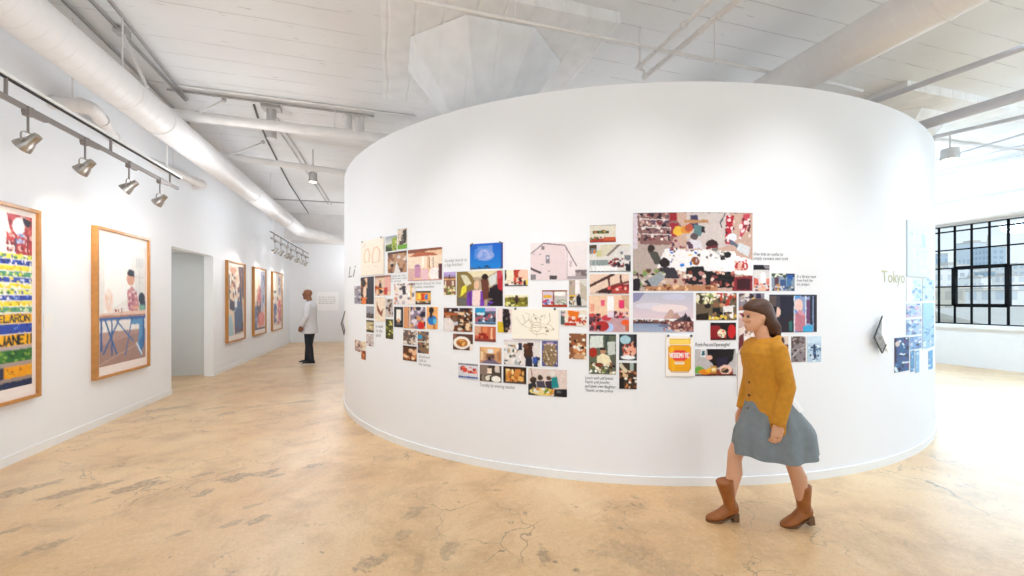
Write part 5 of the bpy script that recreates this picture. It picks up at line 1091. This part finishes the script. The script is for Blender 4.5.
block(938, 947.8, 254.5, 200, 10, 'blue', 'dark blue slab tower at the left edge of the window')
block(924, 939.5, 268, 150, 6, 'tan', 'tan block partly hidden by the curved wall edge')
block(938, 952, 269, 130, 6, 'white', 'white and orange-toned low block at the lower left of the window', extra='box')
block(948, 969, 265, 160, 8, 'grey', 'grey grid-windowed block left of the centre of the window', extra='box')
block(970, 984, 270, 190, 6, 'white', 'white block under the tallest tower')
block(981, 992, 278, 120, 6, 'white', 'smaller white block at window centre', extra='box')
block(990, 1003, 272, 170, 6, 'glass', 'dark blue block under the spired tower')
block(1000, 1012, 268, 210, 6, 'glass', 'blue glass block right of the spired tower')
block(1007, 1026, 276, 140, 6, 'white', 'wide white block at the right of the window', extra='box')
block(1018, 1060, 264, 180, 6, 'glass', 'blue block at the right picture edge')
block(958, 974, 287, 85, 6, 'tan', 'low tan block in front of the grey grid-windowed block')
block(983, 1004, 289, 80, 6, 'tan', 'low tan block below the smaller white block')
block(1004, 1040, 291, 70, 6, 'white', 'low white block nearest at the right')
for k in range(6):
    block(1060+k*60, 1100+k*62, 262+(k*13) % 20, 150+k*9, 25, ['white', 'grey', 'tan'][k % 3], 'city block beyond the window, outside the picture to the right', group='blocks beyond the picture')
# neighbouring gabled roof just outside
a, b = at_d(905, 325, 26), at_d(1080, 325, 20); d = (b-a).normalized(); d.z = 0; n = Vector((CY, -SY, 0))
g0 = at_d(975, 303.5, 34); z_r = g0.z
rw = MAT_R = mat('corrugated_roof', 'cdc6ba', .7, var=.06, vscale=2)
nm = empty('building', (g0.x, g0.y, -14), label='neighbouring low building with a pale gabled roof filling the bottom of the window', cat='building')
ax = Vector((1, .25, 0)).normalized(); pr_ = Vector((-ax.y, ax.x, 0)); c0 = Vector((24, 12.5, 0))
def RP(s_, t_, z): p = c0+ax*s_+pr_*t_; return Vector((p.x, p.y, z))
zr, ze = EYE-.35, EYE-2.0
MB().loft([[RP(s_, -5, ze), RP(s_, 0, zr), RP(s_, 5, ze), RP(s_, 5, ze-.2), RP(s_, 0, zr-.2), RP(s_, -5, ze-.2)] for s_ in (-3, 30)]).build('gabled_roof', rw, nm)
MB().loft([[RP(s_, -4.7, -14), RP(s_, 4.7, -14), RP(s_, 4.7, ze-.1), RP(s_, 0, zr-.15), RP(s_, -4.7, ze-.1)] for s_ in (-2.7, 29.7)]).build('block_walls', mat('beige_gable', 'e9e2d6', .8, var=.04), nm)
gr = MB().bb((-400, -500, -15), (800, 700, -14)).build('city_ground', mat('street_ground', 'b8b4ac', .9, var=.1, vscale=.05)); tag(gr, kind='structure')
SKY, DAY, FILL, POINT_FILL, EXPO = 1.12, .28, .04, .62, 0.1
SUN, UP, SPOTS = 1.1, .2, 2.1
# ------------------------------------------------------------------ light
W = bpy.data.worlds.new('sky'); S.world = W; W.use_nodes = True; nt = W.node_tree
bg = nt.nodes['Background']; tc = nt.nodes.new('ShaderNodeTexCoord'); sp = nt.nodes.new('ShaderNodeSeparateXYZ'); nt.links.new(tc.outputs['Generated'], sp.inputs[0])
rp = nt.nodes.new('ShaderNodeValToRGB'); rp.color_ramp.elements[0].position = .0; rp.color_ramp.elements[0].color = (.84, .91, .96, 1); rp.color_ramp.elements[1].position = .6; rp.color_ramp.elements[1].color = (.62, .80, 1.0, 1)
nt.links.new(sp.outputs[2], rp.inputs[0]); nt.links.new(rp.outputs[0], bg.inputs['Color']); bg.inputs['Strength'].default_value = SKY
def area(name, loc, tgt, w_, h_, e, col):
    ld = bpy.data.lights.new(name, 'AREA'); ld.shape = 'RECTANGLE'; ld.size = w_; ld.size_y = h_; ld.energy = e; ld.color = col
    o = bpy.data.objects.new(name, ld); COL.objects.link(o); o.location = loc
    o.rotation_euler = (Vector(tgt)-Vector(loc)).to_track_quat('-Z', 'Y').to_euler()
    ld.spread = math.radians(130)
    return o
def spot(loc, tgt, e, ang, col, soft_=.15):
    ld = bpy.data.lights.new('unseen_spot', 'SPOT'); ld.energy = e; ld.spot_size = math.radians(ang); ld.spot_blend = 1; ld.color = col; ld.shadow_soft_size = soft_
    o = bpy.data.objects.new('unseen_spot', ld); COL.objects.link(o); o.location = loc
    o.rotation_euler = (Vector(tgt)-Vector(loc)).to_track_quat('-Z', 'Y').to_euler()
# daylight through the two window openings
for (yb, yt) in segs:
    area('window_daylight', (XR-.02, (yb+yt)/2, (WZ0+WZ1)/2), (XR-5, (yb+yt)/2-.0, (WZ0+WZ1)/2-3.2), yt-yb, WZ1-WZ0, 420*DAY, (.60, .80, 1.0))
# sun high behind the building's entrance side
sd = bpy.data.lights.new('sun', 'SUN'); sd.energy = SUN; sd.angle = math.radians(1); sd.color = (1, .97, .93)
so = bpy.data.objects.new('sun', sd); COL.objects.link(so); so.rotation_euler = Vector((.25, .75, -.62)).to_track_quat('-Z', 'Y').to_euler(); so.location = (0, -8, 20)
area('added_back_fill', (1.5, YB+.3, 2.3), (2.5, 6, 2.1), 11, 4.2, 620*FILL, (.96, .98, 1))  # added area fill behind the camera, softens the front of the room
for (x, y, tx, ty, *q_) in ((-1.9, 3.2, .3, 5.1, .3), (-.6, 2.2, 1.1, 4.2), (1.2, .9, 2.1, 3.55), (3.0, .7, 3.3, 3.3), (5.6, .9, 4.8, 3.55, .5)):
    spot((x, y, 4.2), (tx, ty, 1.0), 60*SPOTS*(q_[0] if q_ else 1), 52, (.98, .975, 1), .1)  # unseen spots aimed at the collage, no fittings modelled
for (x, y, e, c_) in ((-1.7, 5.6, 95, (1, .98, .95)), (.2, 2.9, 45, (1, .98, .95)), (2.9, 1.7, 90, (.95, .97, 1)), (5.3, 2.0, 190, (.55, .78, 1)), (8.2, 4.5, 230, (.55, .78, 1))):
    spot((x, y, 4.25), (x, y, 0), e, 85, c_, .25)  # added downward spots without fittings, brighten floor and lower curved wall
# added uplight hidden inside the curved wall, brightens the ceiling
cx, cy = cw(*EC)
area('added_uplight', (cx-.6, cy-.6, 2.6), (cx-.8, cy-.8, 5), 6, 6, 260*UP, (.94, .97, 1))
def point(x, y, z, e, col=(.95, .975, 1), rad=.3):
    ld = bpy.data.lights.new('added_fill_point', 'POINT'); ld.energy = e; ld.color = col; ld.shadow_soft_size = rad
    o = bpy.data.objects.new('added_fill_point', ld); COL.objects.link(o); o.location = (x, y, z)  # added fill light with no fitting, lifts corridor, alcove and window side
for (x, y, e, *c_) in ((-2.1, 6.8, 55), (-2.0, 10.2, 60), (-1.8, 13.6, 70), (-1.2, 15.8, 50), (-1.5, 4.6, 46), (-4.4, 8.9, 20), (-.2, 1.0, 62), (7.8, -.8, 110, (.55, .78, 1)), (7.5, -2.5, 30, (.7, .86, 1)), (11.0, 1.8, 300, (.60, .81, 1)), (11.0, 6.5, 240, (.60, .81, 1)), (10.8, 11, 200, (.60, .81, 1))):
    point(x, y, 3.5 if x > 8 else 1.9 if x < -4 else 2.3 if x == -1.5 else (2.3 if y > 3 else 3.0) if -1 < x < 0 else 2.9, e*POINT_FILL, c_[0] if c_ else (.90, .95, 1))
cam = bpy.data.cameras.new('camera'); co = bpy.data.objects.new('camera', cam); COL.objects.link(co)
cam.sensor_width = 36; cam.sensor_fit = 'HORIZONTAL'; cam.lens = F_PX/1024*36; cam.shift_y = (HOR-288)/1024; cam.clip_start = .05; cam.clip_end = 2000
co.location = (0, 0, EYE); co.rotation_euler = (PI/2, 0, -YAW)
S.camera = co
S.view_settings.view_transform = 'Standard'; S.view_settings.look = 'None'; S.view_settings.gamma = 1; S.view_settings.exposure = EXPO
S.view_settings.use_curve_mapping = False
S.cycles.use_denoising = True
S.cycles.max_bounces = 10; S.cycles.diffuse_bounces = 6
S.cycles.sample_clamp_indirect = 8
